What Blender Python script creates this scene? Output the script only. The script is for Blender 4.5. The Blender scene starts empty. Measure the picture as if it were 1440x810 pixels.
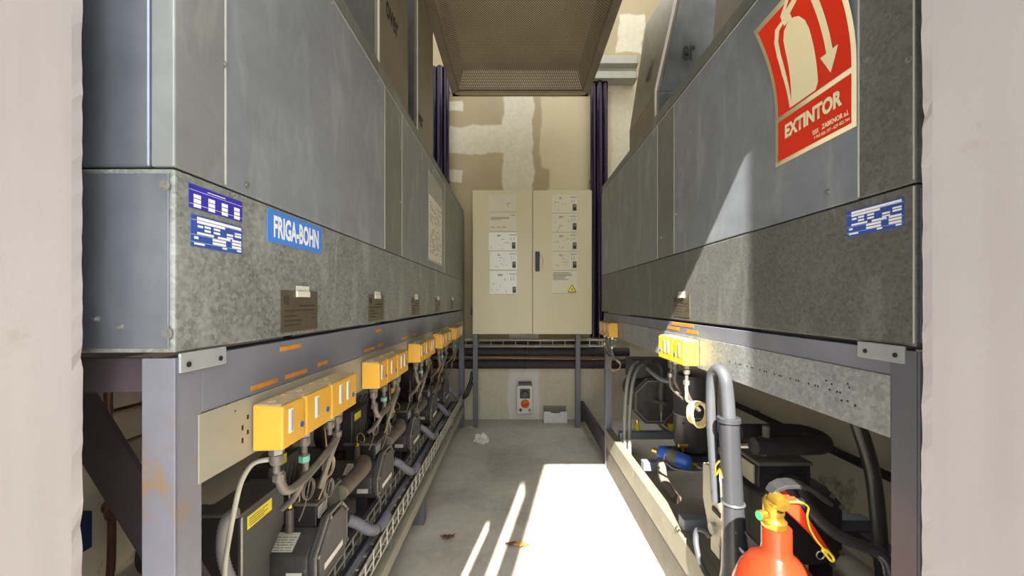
import bpy, bmesh, math, random
from mathutils import Vector, Matrix
random.seed(7)
C = bpy.context.scene.collection
PI = math.pi
F, U0, V0, H = 540.0, 725.0, 424.0, 1.05      # focal length in pixels, vanishing point, eye height

def P(u, v, y):                                # photo estimate -> point at depth y
    return Vector(((u-U0)*y/F, y, H-(v-V0)*y/F))
def lin(c):
    c = c/255.0
    return c/12.92 if c <= 0.04045 else ((c+0.055)/1.055)**2.4
def rgb(r, g, b): return (lin(r), lin(g), lin(b), 1.0)

# ------------------------------------------------------------------ materials
class NT:
    def __init__(s, name):
        s.m = bpy.data.materials.new(name); s.m.use_nodes = True
        s.t = s.m.node_tree; s.b = s.t.nodes['Principled BSDF']
    def n(s, typ, **kw):
        x = s.t.nodes.new(typ)
        for k, v in kw.items(): setattr(x, k, v)
        return x
    def l(s, a, b): s.t.links.new(a, b)
    def coord(s, kind='Object'): return s.n('ShaderNodeTexCoord').outputs[kind]
    def mapping(s, vec, sc=(1,1,1), loc=(0,0,0)):
        m = s.n('ShaderNodeMapping'); s.l(vec, m.inputs['Vector'])
        m.inputs['Scale'].default_value = sc; m.inputs['Location'].default_value = loc
        return m.outputs[0]
    def noise(s, vec, scale, detail=4, rough=0.55, dist=0.0):
        x = s.n('ShaderNodeTexNoise'); s.l(vec, x.inputs['Vector'])
        x.inputs['Scale'].default_value = scale; x.inputs['Detail'].default_value = detail
        x.inputs['Roughness'].default_value = rough; x.inputs['Distortion'].default_value = dist
        return x.outputs['Fac']
    def ramp(s, f, stops):
        r = s.n('ShaderNodeValToRGB'); s.l(f, r.inputs['Fac']); e = r.color_ramp.elements
        while len(e) < len(stops): e.new(0.5)
        for el, (p, c) in zip(e, stops):
            el.position = p; el.color = c if len(c) == 4 else (*c, 1)
        return r.outputs['Color']
    def math(s, op, a, b=None):
        x = s.n('ShaderNodeMath', operation=op)
        for i, q in enumerate((a, b)):
            if q is None: continue
            if isinstance(q, (int, float)): x.inputs[i].default_value = q
            else: s.l(q, x.inputs[i])
        return x.outputs[0]
    def mix(s, f, a, b, mode='MIX'):
        x = s.n('ShaderNodeMix', data_type='RGBA', blend_type=mode)
        for i, q in ((0, f), (6, a), (7, b)):
            if isinstance(q, (int, float)): x.inputs[i].default_value = q
            elif isinstance(q, tuple): x.inputs[i].default_value = q
            else: s.l(q, x.inputs[i])
        return x.outputs[2]
    def bump(s, h, strength=0.2, dist=0.01):
        b = s.n('ShaderNodeBump'); s.l(h, b.inputs['Height'])
        b.inputs['Strength'].default_value = strength; b.inputs['Distance'].default_value = dist
        s.l(b.outputs[0], s.b.inputs['Normal'])
    def out(s, col, rough=0.5, metal=0.0, spec=None):
        for k, q in (('Base Color', col), ('Roughness', rough), ('Metallic', metal)):
            if isinstance(q, (int, float, tuple)): s.b.inputs[k].default_value = q
            else: s.l(q, s.b.inputs[k])
        if spec is not None: s.b.inputs['Specular IOR Level'].default_value = spec
        return s.m
    def box(s, a, b, lo, hi, la, ha, soft=0.01):
        """1 inside lo<a<hi and la<b<ha"""
        def edge(x, e, sgn):
            mr = s.n('ShaderNodeMapRange'); s.l(x, mr.inputs[0])
            mr.inputs[1].default_value = e - soft*sgn; mr.inputs[2].default_value = e + soft*sgn
            return mr.outputs[0]
        return s.math('MULTIPLY', s.math('MULTIPLY', edge(a, lo, 1), edge(a, hi, -1)),
                      s.math('MULTIPLY', edge(b, la, 1), edge(b, ha, -1)))

M = {}
def plain(key, c, rough=0.5, metal=0.0, var=0.12, scale=25, bump=0.0, spec=None, dirt=None):
    """painted / moulded material: colour with soft mottling and optional dirt specks"""
    t = NT(key); v = t.coord(); f = t.noise(v, scale, 5)
    lo = tuple(x*(1-var) for x in c[:3]) + (1,); hi = tuple(min(1, x*(1+var)) for x in c[:3]) + (1,)
    col = t.ramp(f, [(0.3, lo), (0.7, hi)])
    if dirt:
        d = t.ramp(t.noise(v, dirt[1], 6, 0.7), [(dirt[2], (0,0,0)), (dirt[2]+0.08, (1,1,1))])
        col = t.mix(d, col, dirt[0])
    if bump: t.bump(t.noise(v, scale*4, 3), bump, 0.003)
    M[key] = t.out(col, rough, metal, spec)

def galv(key, c1, c2, scale=60, rough=0.42, metal=0.35, streak=0.0, cell=0.3):
    t = NT(key); v = t.coord()
    n1 = t.noise(v, 2.6, 5, 0.6); n2 = t.noise(v, scale*1.7, 4, 0.7)
    f = t.math('ADD', t.math('MULTIPLY', n1, 0.7-cell), t.math('MULTIPLY', n2, 0.3))
    if cell:
        vo = t.n('ShaderNodeTexVoronoi'); t.l(t.mapping(v), vo.inputs['Vector']); vo.inputs['Scale'].default_value = scale
        bw = t.n('ShaderNodeRGBToBW'); t.l(vo.outputs['Color'], bw.inputs[0])
        f = t.math('ADD', f, t.math('MULTIPLY', bw.outputs[0], cell))
    col = t.ramp(f, [(0.33, c1), (0.70, c2)])
    if streak:
        s = t.ramp(t.noise(t.mapping(v, (7, 7, 2.2)), 2.2, 5, 0.6, 0.6), [(0.52, (0,0,0)), (0.72, (streak,)*3)])
        col = t.mix(s, col, rgb(200, 204, 202))
        fl = t.ramp(t.noise(v, 42, 5, 0.75), [(0.70, (0,0,0)), (0.76, (0.5,)*3)])
        col = t.mix(fl, col, rgb(214, 214, 206))
    r = t.n('ShaderNodeMapRange'); t.l(n1, r.inputs[0]); r.inputs[3].default_value = rough-0.1; r.inputs[4].default_value = rough+0.15
    M[key] = t.out(col, r.outputs[0], metal)

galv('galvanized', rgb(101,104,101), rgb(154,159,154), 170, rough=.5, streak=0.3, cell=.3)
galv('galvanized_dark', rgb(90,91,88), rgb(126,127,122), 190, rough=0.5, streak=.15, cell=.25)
galv('sheet_blue', rgb(122,127,134), rgb(152,158,166), 12, rough=0.4, streak=0.25, cell=0)
galv('sheet_grey', rgb(118,121,121), rgb(146,150,150), 10, rough=0.44, streak=0.3, cell=0)
galv('sheet_dark', rgb(104,105,100), rgb(130,131,124), 14, rough=0.45, streak=0.2, cell=0)
galv('end_sheet', rgb(112,118,128), rgb(146,152,164), 6, rough=0.3, metal=0.75, streak=0.15, cell=0)
galv('galv_flake', rgb(112,115,116), rgb(168,171,172), 150, rough=0.5, metal=0.3, streak=.2, cell=.22)
galv('foil', rgb(104,106,111), rgb(150,152,158), 6, rough=0.36, metal=0.7, streak=.1, cell=0)
galv('foil_beige', rgb(122,114,96), rgb(150,141,119), 6, rough=0.5, metal=0.2, cell=0)
galv('fin', rgb(78,78,76), rgb(110,110,106), 20, rough=0.5, metal=0.3, cell=0)
plain('black_metal', rgb(42,41,44), 0.45, 0.0, 0.25, 18, 0.05)
plain('black_dusty', rgb(92,87,80), 0.7, 0.0, 0.3, 12, 0.05)
plain('dark_cover', rgb(72,70,69), 0.5, 0.0, 0.25, 20, 0.05, dirt=(rgb(120,112,98), 40, 0.62))
plain('cover_rim', rgb(136,130,116), 0.5, 0.2, 0.25, 60)
plain('rubber', rgb(34,31,33), 0.75, 0.0, 0.3, 30)
plain('insulation', rgb(48,42,46), 0.7, 0.0, 0.3, 30)
plain('insulation_brown', rgb(104,93,84), 0.75, 0.0, 0.2, 15)
plain('riser_gloss', rgb(24,16,42), 0.2, 0.0, 0.3, 6)
plain('frame_paint', rgb(112,114,124), 0.5, 0.1, 0.12, 8, dirt=(rgb(132,104,76), 14, 0.66))
plain('frame_rust', rgb(114,114,124), 0.55, 0.1, 0.16, 6, dirt=(rgb(126,106,84), 9, 0.52))
plain('edge_light', rgb(186,185,172), 0.45, 0.1, 0.08, 40)
plain('frame_grey', rgb(98,100,108), 0.5, 0.1, 0.1, 8)
plain('frame_dark', rgb(66,56,62), 0.6, 0.0, 0.2, 10)
plain('plinth', rgb(74,68,60), 0.7, 0.0, 0.2, 12)
plain('rail_yellow', rgb(118,114,99), 0.6, 0.1, 0.15, 9, dirt=(rgb(146,139,76), 10, 0.6))
plain('plate_beige', rgb(146,142,126), 0.55, 0.1, 0.08, 12, dirt=(rgb(96,84,66), 9, 0.68))
plain('bracket', rgb(158,162,164), 0.45, 0.3, 0.08, 30)
plain('yellow', rgb(206,156,56), 0.4, 0.0, 0.06, 20)
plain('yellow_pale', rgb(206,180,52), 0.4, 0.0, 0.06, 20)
plain('dust_top', rgb(150,132,98), 0.8, 0.0, 0.15, 40)
plain('window_grey', rgb(150,152,160), 0.3, 0.0, 0.1, 60)
plain('white_plastic', rgb(214,212,204), 0.45, 0.0, 0.05, 20)
plain('paper', rgb(216,212,198), 0.8, 0.0, 0.05, 20)
plain('sleeve', rgb(150,152,146), 0.25, 0.0, 0.05, 20)
plain('print_dark', rgb(52,48,40), 0.8)
plain('print_grey', rgb(120,118,106), 0.8)
plain('data_plate', rgb(92,84,70), 0.4, 0.3, 0.15, 60)
plain('orange_strip', rgb(196,126,42), 0.6, 0.0, 0.2, 60)
plain('violet', rgb(52,46,160), 0.45)
plain('blue', rgb(48,78,158), 0.45)
plain('blue_bright', rgb(66,128,214), 0.45, 0.0, 0.04)
plain('white_ink', rgb(232,234,236), 0.5, 0.0, 0.03)
plain('pipe_grey', rgb(104,98,90), 0.5, 0.3, 0.2, 40)
plain('copper', rgb(110,80,66), 0.45, 0.4, 0.25, 30)
plain('copper_bright', rgb(172,124,84), 0.4, 0.6, 0.2, 30)
plain('brass', rgb(196,158,62), 0.25, 0.85, 0.12, 50)
plain('verdigris', rgb(98,160,140), 0.6)
plain('conduit_grey', rgb(108,108,116), 0.55, 0.0, 0.08, 30)
plain('conduit_light', rgb(132,132,130), 0.5, 0.0, 0.08, 30)
plain('pvc_grey', rgb(52,53,56), 0.3, 0.0, 0.1, 12)
plain('cable_white', rgb(176,172,160), 0.5)
plain('cable_orange', rgb(176,92,40), 0.5)
plain('capillary', rgb(150,130,96), 0.4, 0.4, 0.15, 60)
plain('cream_wire', rgb(220,198,140), 0.5)
plain('steel_wire', rgb(178,174,162), 0.4, 0.4, 0.15, 60)
plain('zinc', rgb(150,150,146), 0.35, 0.7, 0.1, 60)
plain('cabinet', rgb(202,194,160), 0.4, 0.0, 0.03, 4)
plain('cabinet_label', rgb(206,202,178), 0.35, 0.0, 0.02, 10)
plain('cabinet_label_white', rgb(226,226,216), 0.35, 0.0, 0.02, 10)
plain('black_plastic', rgb(42,42,42), 0.4)
plain('warning_yellow', rgb(232,214,40), 0.45)
plain('orange_lamp', rgb(232,112,20), 0.15)
plain('lamp_red', rgb(196,50,16), 0.2)
plain('box_white', rgb(216,214,212), 0.6)
plain('box_shade', rgb(140,132,118), 0.7)
plain('tank', rgb(76,77,78), 0.32, 0.1, 0.15, 10)
plain('drier_blue', rgb(58,100,205), 0.35, 0.0, 0.1, 20)
plain('beige_metal', rgb(176,170,152), 0.5, 0.1, 0.06, 20)
plain('red_paint', rgb(138,44,22), 0.18, 0.0, 0.04, 10)
plain('red_lever', rgb(206,54,30), 0.3)
plain('lever_black', rgb(52,52,54), 0.35, 0.3)
plain('seal_yellow', rgb(228,206,50), 0.45)
plain('green_dot', rgb(60,170,90), 0.5)
plain('sign_red', rgb(206,44,16), 0.45, 0.0, 0.04, 6)
plain('sign_cream', rgb(224,212,172), 0.5, 0.0, 0.03, 10)
plain('foam_block', rgb(170,160,142), 0.8, 0.0, 0.12, 14, 0.1)
plain('leaf_brown', rgb(98,62,44), 0.8)
plain('leaf_orange', rgb(206,140,56), 0.8)
plain('rag', rgb(206,202,192), 0.8, 0.0, 0.15, 60)
plain('cornice', rgb(158,156,146), 0.5, 0.1, 0.06, 10)
plain('blue_wall_box', rgb(44,60,110), 0.5)
plain('label_lime', rgb(206,196,40), 0.5)
plain('gap_black', rgb(22,20,22), 0.8)
plain('ink', rgb(40,38,38), 0.7)
plain('mark_faint', rgb(96,90,80), 0.7)
plain('tape_white', rgb(206,204,192), 0.5)
plain('door_paint', rgb(150,150,150), 0.5)
plain('pavement', rgb(150,147,142), 0.85, 0.0, 0.1, 2)

def m_jamb():
    t = NT('jamb_paint'); v = t.coord()
    n = t.noise(v, 3, 5); n2 = t.noise(t.mapping(v, (14, 14, 1.2)), 1.6, 3)
    col = t.ramp(t.math('ADD', t.math('MULTIPLY', n, 0.5), t.math('MULTIPLY', n2, 0.5)), [(0.35, rgb(164,158,156)), (0.65, rgb(176,171,169))])
    d = t.ramp(t.noise(v, 5, 8, 0.72, 1.2), [(0.64, (0,0,0)), (0.74, (0.35,0.35,0.35))])
    col = t.mix(d, col, rgb(150,130,110))
    t.bump(t.noise(v, 60, 4), 0.12, 0.004)
    M['jamb'] = t.out(col, 0.75)
m_jamb()

def m_floor():
    t = NT('concrete_floor'); v = t.coord()
    n = t.noise(v, 2.2, 8, 0.6, 0.4); n2 = t.noise(v, 26, 6, 0.7)
    col = t.ramp(t.math('ADD', t.math('MULTIPLY', n, 0.7), t.math('MULTIPLY', n2, 0.3)), [(0.34, rgb(144,137,125)), (0.5, rgb(170,163,150)), (0.66, rgb(190,184,171))])
    sp = t.ramp(t.noise(v, 60, 4, 0.7), [(0.68, (0,0,0)), (0.74, (0.6,0.6,0.6))])
    col = t.mix(sp, col, rgb(196,192,182))
    t.bump(t.noise(v, 40, 6), 0.15, 0.004)
    M['floor'] = t.out(col, 0.7)
m_floor()

def m_wall_back():
    """drywall with broad joint-compound swathes and dabs, white patch round the isolator"""
    t = NT('plastered_wall'); v = t.coord()
    nx = t.noise(v, 3.5, 4); nz = t.noise(t.mapping(v, (1,1,1), (4,2,7)), 3.5, 4)
    fine = t.noise(v, 30, 4)
    sep = t.n('ShaderNodeSeparateXYZ'); t.l(v, sep.inputs[0])
    x = t.math('ADD', sep.outputs[0], t.math('MULTIPLY', t.math('SUBTRACT', nx, 0.5), 0.12))
    z = t.math('ADD', sep.outputs[2], t.math('MULTIPLY', t.math('SUBTRACT', nz, 0.5), 0.12))
    base = t.ramp(t.noise(v, 2.0, 5), [(0.3, rgb(152,137,106)), (0.7, rgb(168,153,122))])
    pale = t.ramp(fine, [(0.3, rgb(194,186,164)), (0.7, rgb(206,199,178))])
    W = 3.42/F
    def bx(u0, u1, v0, v1, s=0.008):
        return t.box(x, z, (u0-U0)*W, (u1-U0)*W, H-(v1-V0)*W, H-(v0-V0)*W, s)
    masks = [bx(708,750,100,420), bx(560,722,176,216), bx(762,840,135,236,0.015), bx(772,840,225,420,0.015), bx(620,650,145,157,0.004), bx(628,650,238,256,0.004),
             bx(812,900,100,118), bx(868,905,20,75), bx(300,1200,488,720,0.03), bx(838,900,110,300,0.03)]  # pale box at top right paints in the brightly lit wall there
    m = masks[0]
    for q in masks[1:]: m = t.math('MAXIMUM', m, q)
    col = t.mix(m, base, pale)
    yel = t.box(x, z, (757-U0)*W, (860-U0)*W, H-(430-V0)*W, H-(128-V0)*W, 0.004)
    col = t.mix(t.math('MULTIPLY', t.math('MULTIPLY', yel, m), 0.75), col, rgb(188,174,134))
    white = t.box(x, z, (716-U0)*W, (758-U0)*W, H-(592-V0)*W, H-(470-V0)*W, 0.006)
    col = t.mix(t.math('MULTIPLY', white, 0.8), col, rgb(216,214,210))
    t.bump(t.math('ADD', m, t.math('MULTIPLY', fine, 0.3)), 0.2, 0.004)
    M['wall_back'] = t.out(col, 0.8)
m_wall_back()
plain('wall_side', rgb(238,231,212), 0.8, 0.0, 0.08, 4, 0.08, dirt=(rgb(150,138,112), 3, 0.6))
plain('roof_concrete', rgb(170,164,150), 0.85, 0.0, 0.08, 4)

def m_perf():
    """perforated sheet: staggered round holes cut through with transparency"""
    t = NT('perforated_sheet'); v = t.coord()
    sep = t.n('ShaderNodeSeparateXYZ'); t.l(v, sep.inputs[0])
    pitch = 0.017
    def cell(ox):
        a = t.math('SUBTRACT', t.math('FRACT', t.math('ADD', t.math('DIVIDE', t.math('ADD', sep.outputs[0], sep.outputs[2]), pitch), ox+100)), 0.5)
        b = t.math('SUBTRACT', t.math('FRACT', t.math('ADD', t.math('DIVIDE', sep.outputs[1], pitch*1.2), ox+100)), 0.5)
        return t.math('SQRT', t.math('ADD', t.math('MULTIPLY', a, a), t.math('MULTIPLY', b, b)))
    d = t.math('MINIMUM', cell(0), cell(0.5))
    hole = t.math('LESS_THAN', d, 0.24)
    n = t.noise(v, 2.5, 5)
    col = t.ramp(n, [(0.3, rgb(168,155,134)), (0.7, rgb(190,177,155))])
    t.out(col, 0.5, 0.2)
    tr = t.n('ShaderNodeBsdfTransparent'); mx = t.n('ShaderNodeMixShader'); o = t.t.nodes['Material Output']
    t.l(hole, mx.inputs[0]); t.l(t.b.outputs[0], mx.inputs[1]); t.l(tr.outputs[0], mx.inputs[2]); t.l(mx.outputs[0], o.inputs['Surface'])
    M['perf'] = t.m
m_perf()
plain('canopy_frame', rgb(122,111,95), 0.5, 0.2, 0.15, 8)
plain('tray_backing', rgb(74,66,55), 0.8)
plain('hose_dark', rgb(68,70,74), 0.35, 0.0, 0.1, 20)
plain('canopy_lip', rgb(168,154,128), 0.5, 0.2, 0.1, 8)

# ------------------------------------------------------------------ mesh building
class MB:
    def __init__(s): s.v = []; s.f = []; s.sm = []
    def add(s, vs, fs, smooth=False):
        k = len(s.v); s.v += [Vector(q) for q in vs]
        s.f += [tuple(k+i for i in f) for f in fs]; s.sm += [smooth]*len(fs); return s
    def box(s, x0, x1, y0, y1, z0, z1):
        vs = [(x,y,z) for z in (z0,z1) for y in (y0,y1) for x in (x0,x1)]
        return s.add(vs, [(0,2,3,1),(4,5,7,6),(0,1,5,4),(2,6,7,3),(0,4,6,2),(1,3,7,5)])
    def obox(s, c, ax, ay, az):
        """oriented box: centre, three half-axis vectors"""
        c = Vector(c); ax, ay, az = Vector(ax), Vector(ay), Vector(az)
        vs = [c + ax*i + ay*j + az*k for k in (-1,1) for j in (-1,1) for i in (-1,1)]
        fs = [(0,2,3,1),(4,5,7,6),(0,1,5,4),(2,6,7,3),(0,4,6,2),(1,3,7,5)]
        if ax.cross(ay).dot(az) < 0: fs = [f[::-1] for f in fs]
        return s.add(vs, fs)
    def bar(s, a, b, w, h, up=(0,0,1)):
        a, b = Vector(a), Vector(b); d = (b-a); L = d.length/2; d.normalize()
        u = Vector(up); sd = d.cross(u)
        if sd.length < 1e-4: sd = d.cross(Vector((1,0,0)))
        sd.normalize(); u = sd.cross(d)
        return s.obox((a+b)/2, d*L, sd*w/2, u*h/2)
    def prism(s, poly, axis, a, b):
        """poly = list of 2D points; axis 'x': (y,z), 'y': (x,z), 'z': (x,y)"""
        def mk(p, t): return {'x': (t,p[0],p[1]), 'y': (p[0],t,p[1]), 'z': (p[0],p[1],t)}[axis]
        n = len(poly); vs = [mk(p,a) for p in poly] + [mk(p,b) for p in poly]
        return s.add(vs, [tuple(range(n))[::-1], tuple(range(n,2*n))] + [(i,(i+1)%n,n+(i+1)%n,n+i) for i in range(n)])
    def rings(s, rings, closed=False, cap=True, smooth=True):
        n = len(rings[0]); vs = [p for r in rings for p in r]; fs = []
        m = len(rings)
        for i in range(m if closed else m-1):
            for j in range(n):
                a, b = i*n+j, i*n+(j+1)%n; c, d = ((i+1)%m)*n+(j+1)%n, ((i+1)%m)*n+j
                fs.append((a,b,c,d))
        s.add(vs, fs, smooth)
        if cap and not closed:
            s.add(rings[0], [tuple(range(n))[::-1]]); s.add(rings[-1], [tuple(range(n))])
        return s
    def tube(s, pts, r, n=10, spline=True, closed=False, res=6, ridge=0.0):
        pts = [Vector(p) for p in pts]
        if spline and len(pts) > 2: pts = catmull(pts, res, closed)
        if ridge:                                # corrugated conduit: resample and modulate
            L = [0]
            for a, b in zip(pts, pts[1:]): L.append(L[-1]+(b-a).length)
            k = max(4, int(L[-1]/0.004)); q = []; j = 0
            for i in range(k+1):
                d = L[-1]*i/k
                while j < len(L)-2 and L[j+1] < d: j += 1
                w = (d-L[j])/max(1e-9, L[j+1]-L[j]); q.append(pts[j].lerp(pts[j+1], w))
            pts = q
        m = len(pts); rs = []; nrm = None
        for i, p in enumerate(pts):
            a = pts[(i-1) % m] if closed or i > 0 else p; b = pts[(i+1) % m] if closed or i < m-1 else p
            t = (b-a).normalized()
            if nrm is None: nrm = t.orthogonal().normalized()
            nrm = (nrm - t*nrm.dot(t)).normalized(); bn = t.cross(nrm)
            rr = r(i/(m-1)) if callable(r) else r
            if ridge: rr *= 1 + (ridge if i % 2 else -ridge*0.4)
            rs.append([p + (nrm*math.cos(2*PI*k/n) + bn*math.sin(2*PI*k/n))*rr for k in range(n)])
        return s.rings(rs, closed)
    def cyl(s, a, b, r, n=16, r2=None):
        r2 = r if r2 is None else r2
        return s.tube([a, b], lambda t: r + (r2-r)*t, n, spline=False)
    def lathe(s, prof, c, axis='z', n=28):
        c = Vector(c); rs = []
        for r, h in prof:
            ring = []
            for k in range(n):
                a = 2*PI*k/n; q = (r*math.cos(a), r*math.sin(a))
                ring.append(c + Vector({'z': (q[0],q[1],h), 'y': (q[0],h,-q[1]), 'x': (h,q[0],q[1])}[axis]))
            rs.append(ring)
        return s.rings(rs)
    def sphere(s, c, r, n=12):
        return s.lathe([(max(1e-4, math.sin(PI*i/n))*r, -math.cos(PI*i/n)*r) for i in range(n+1)], c, 'z', 2*n)
    def build(s, name, mat, parent=None, bevel=0.0, seg=2):
        me = bpy.data.meshes.new(name); off = Vector((0,0,0)); q = parent
        while q is not None: off += q.location; q = q.parent
        me.from_pydata([tuple(p-off) for p in s.v], [], s.f)
        bm = bmesh.new(); bm.from_mesh(me); bmesh.ops.remove_doubles(bm, verts=bm.verts, dist=1e-6) if len(bm.verts) < 400 and not any(s.sm) else None
        if not any(s.sm): bmesh.ops.recalc_face_normals(bm, faces=bm.faces)
        bm.to_mesh(me); bm.free()
        if any(s.sm):
            for p, sm in zip(me.polygons, s.sm): p.use_smooth = sm
            me.set_sharp_from_angle(angle=math.radians(42))
        me.materials.append(M[mat])
        o = bpy.data.objects.new(name, me); C.objects.link(o)
        if parent is not None: o.parent = parent
        if bevel:
            b = o.modifiers.new('bevel', 'BEVEL'); b.width = bevel; b.segments = seg; b.limit_method = 'ANGLE'; b.angle_limit = math.radians(35)
        return o

def catmull(p, res, closed=False):
    out = []; n = len(p)
    for i in range(n if closed else n-1):
        g = lambda k: p[k % n] if closed else p[max(0, min(n-1, k))]
        a, b, c, d = g(i-1), g(i), g(i+1), g(i+2)
        for j in range(res):
            t = j/res
            out.append(0.5*((2*b) + (c-a)*t + (2*a-5*b+4*c-d)*t*t + (3*b-a-3*c+d)*t**3))
    if not closed: out.append(p[-1])
    return out

def tag(o, label, cat, group=None, kind=None):
    o['label'] = label
    if cat: o['category'] = cat
    if group: o['group'] = group
    if kind: o['kind'] = kind
    return o
def thing(name, label, cat, loc, group=None):
    o = bpy.data.objects.new(name, None); C.objects.link(o); o.empty_display_size = 0.05
    o.location = loc
    return tag(o, label, cat, group)
def struct(name, mb, mat, label=None, bevel=0.0):
    o = mb.build(name, mat, None, bevel); o['kind'] = 'structure'
    o['label'] = label or name.replace('_', ' ')
    o['category'] = name.split('_')[0]
    return o
def text(s, name, mat, parent, size, origin, right, up, bold=0.0, sx=1.0, align='LEFT', fit=None, lift=None, shear=0.0):
    """flat lettering as a mesh: origin = left baseline; right/up = unit vectors; fit = (width, height)"""
    cu = bpy.data.curves.new(name, 'FONT'); cu.body = s; cu.size = 1.0; cu.offset = bold; cu.align_x = align; cu.shear = shear
    cu.resolution_u = 3
    ob = bpy.data.objects.new(name, cu); C.objects.link(ob)
    me = bpy.data.meshes.new_from_object(ob); bpy.data.objects.remove(ob)
    xs = [v.co.x for v in me.vertices]; ys = [v.co.y for v in me.vertices]
    x0, x1, y0, y1 = min(xs), max(xs), min(ys), max(ys)
    o3, r, u = Vector(origin), Vector(right), Vector(up); off = Vector((0,0,0)); q = parent
    while q is not None: off += q.location; q = q.parent
    for v in me.vertices:
        if fit: a, b = (v.co.x-x0)/(x1-x0)*fit[0], (v.co.y-y0)/(y1-y0)*fit[1]
        else: a, b = v.co.x*size*sx, v.co.y*size
        p = o3 + r*a + u*b
        if lift: p = lift(p)
        v.co = p - off
    me.materials.clear(); me.materials.append(M[mat]); me.name = name
    o = bpy.data.objects.new(name, me); C.objects.link(o); o.parent = parent
    return o
def ordinal(i): return ['first','second','third','fourth','fifth','sixth'][i]
# ================================================================== SETTING
LX, RX = -0.43, 0.57                              # aisle faces of the left and right machines
WL, WR, WB = -1.25, 1.40, 3.42
ROOF = 4.1
struct('floor', MB().box(WL-.1, WR+.1, .20, WB+.1, -.1, 0), 'floor', 'dusty grey concrete floor of the plant room')
struct('ground', MB().box(-8, 8, -9, .20, -.12, -.004), 'pavement', 'pale paving outside the doorway')
struct('wall_left', MB().box(WL-.1, WL, .45, WB, 0, ROOF), 'wall_side', 'cream left side wall behind the machines')
struct('wall_right', MB().box(WR, WR+.1, .45, WB, 0, ROOF), 'wall_side', 'cream right side wall behind the machines')
struct('wall_back', MB().box(WL-.1, WR+.1, WB, WB+.1, 0, ROOF), 'wall_back', 'drywall back wall with pale joint compound swathes')
def jamb_wall():
    mb = MB(); rnd = random.Random(3)
    JL, JR, TOP, Y0, Y1 = -0.5065, 0.4755, 2.11, .20, .45
    N = 150
    for side, xj, xo in ((-1, JL, -5.0), (1, JR, 5.0)):
        rs = []
        w = 0
        for i in range(N+1):
            z = TOP*i/N
            w = 0.6*w + rnd.uniform(-.0011, .0011)
            chip = 0.0022 if rnd.random() < .06 else 0
            xi = xj + side*(chip + w)
            ring = [(xj, Y0, z), (xj, Y1-.012, z), (xi + side*.001, Y1, z), (xo, Y1, z), (xo, Y0, z)]
            rs.append(ring if side < 0 else ring[::-1])
        mb.rings([[Vector(p) for p in r] for r in rs], smooth=False)
    mb.box(-5, 5, Y0, Y1, TOP, 7.0)  # carried up tall and unseen to keep sun out of the open shaft
    return mb
struct('trim_1', MB().box(.426, .475, .196, .222, 0, 2.105), 'door_paint', 'slim door frame post on the right of the doorway', .002)  # unseen post added to shade the right jamb from the sun
struct('wall_front', jamb_wall(), 'jamb', 'white plastered doorway wall with chipped inner edges')
# roof: concrete edge beams round a shaft left open for fill light, two beams carry the tray
rf = MB()
rf.box(WL-.1, WR+.1, .45, .56, ROOF, ROOF+.12); rf.box(WL-.1, WR+.1, 3.36, WB+.1, ROOF, ROOF+.12)
for y in (.78, 2.88): rf.box(WL-.1, WR+.1, y, y+.05, ROOF, ROOF+.10)
struct('ceiling', rf, 'roof_concrete', 'concrete beams at the head of the shaft above the machines')
# added outside walls: slotted left one shapes sun streaks, right one dims sky light
mb = MB().box(-.50, -.488, -.415, -.09, -.004, 3.3).box(-.50, -.488, -.955, -.625, -.004, 3.3).box(-.513, -.488, .055, .20, -.004, 3.3).box(-.50, -.488, -.625, -.415, 2.52, 3.3).box(-.50, -.488, -.09, .055, 1.72, 3.3)
struct('wall_screen', mb, 'door_paint', 'grey slotted screen wall outside, left of the doorway')
struct('wall_passage', MB().box(1.3, 1.4, -5, .20, -.004, 3.4), 'door_paint', 'plain wall outside, right of the doorway')

# perforated tray hung below the roof strip
c = thing('perforated_ceiling_tray', 'brown perforated sheet metal tray hanging over the aisle', 'ceiling tray', (.04, 1.9, 2.76))
cx0, cx1, cy0, cy1, cz = -.522, .604, .50, 3.20, 2.76
mb = MB()
for (a, b_) in ((cx0, cx0+.055), (cx1-.055, cx1)): mb.box(a, b_, cy0, cy1, cz, cz+.035)
mb.box(cx0, cx1, cy1-.045, cy1, cz, cz+.035); mb.box(cx0, cx1, cy0, cy0+.045, cz, cz+.035)
mb.build('rim', 'canopy_frame', c, .003)
MB().box(cx0+.03, cx1-.03, cy1-.062, cy1-.045, cz-.012, cz+.012).build('front_lip', 'canopy_lip', c, .002)
mb = MB(); zt = cz+.15; i0, i1 = cx0+.055, cx1-.055
mb.add([(i0, cy0+.045, cz+.03), (i0, cy1-.05, cz+.03), (i0+.05, cy1-.12, zt), (i0+.05, cy0+.045, zt)], [(0,1,2,3)])
mb.add([(i1, cy0+.045, cz+.03), (i1, cy1-.05, cz+.03), (i1-.05, cy1-.12, zt), (i1-.05, cy0+.045, zt)], [(3,2,1,0)])
mb.add([(i0, cy1-.05, cz+.03), (i1, cy1-.05, cz+.03), (i1-.05, cy1-.12, zt), (i0+.05, cy1-.12, zt)], [(0,1,2,3)])
mb.add([(i0+.05, cy0+.045, zt), (i1-.05, cy0+.045, zt), (i1-.05, cy1-.12, zt), (i0+.05, cy1-.12, zt)], [(0,1,2,3)])
mb.build('perforated_sheet', 'perf', c)
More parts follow.
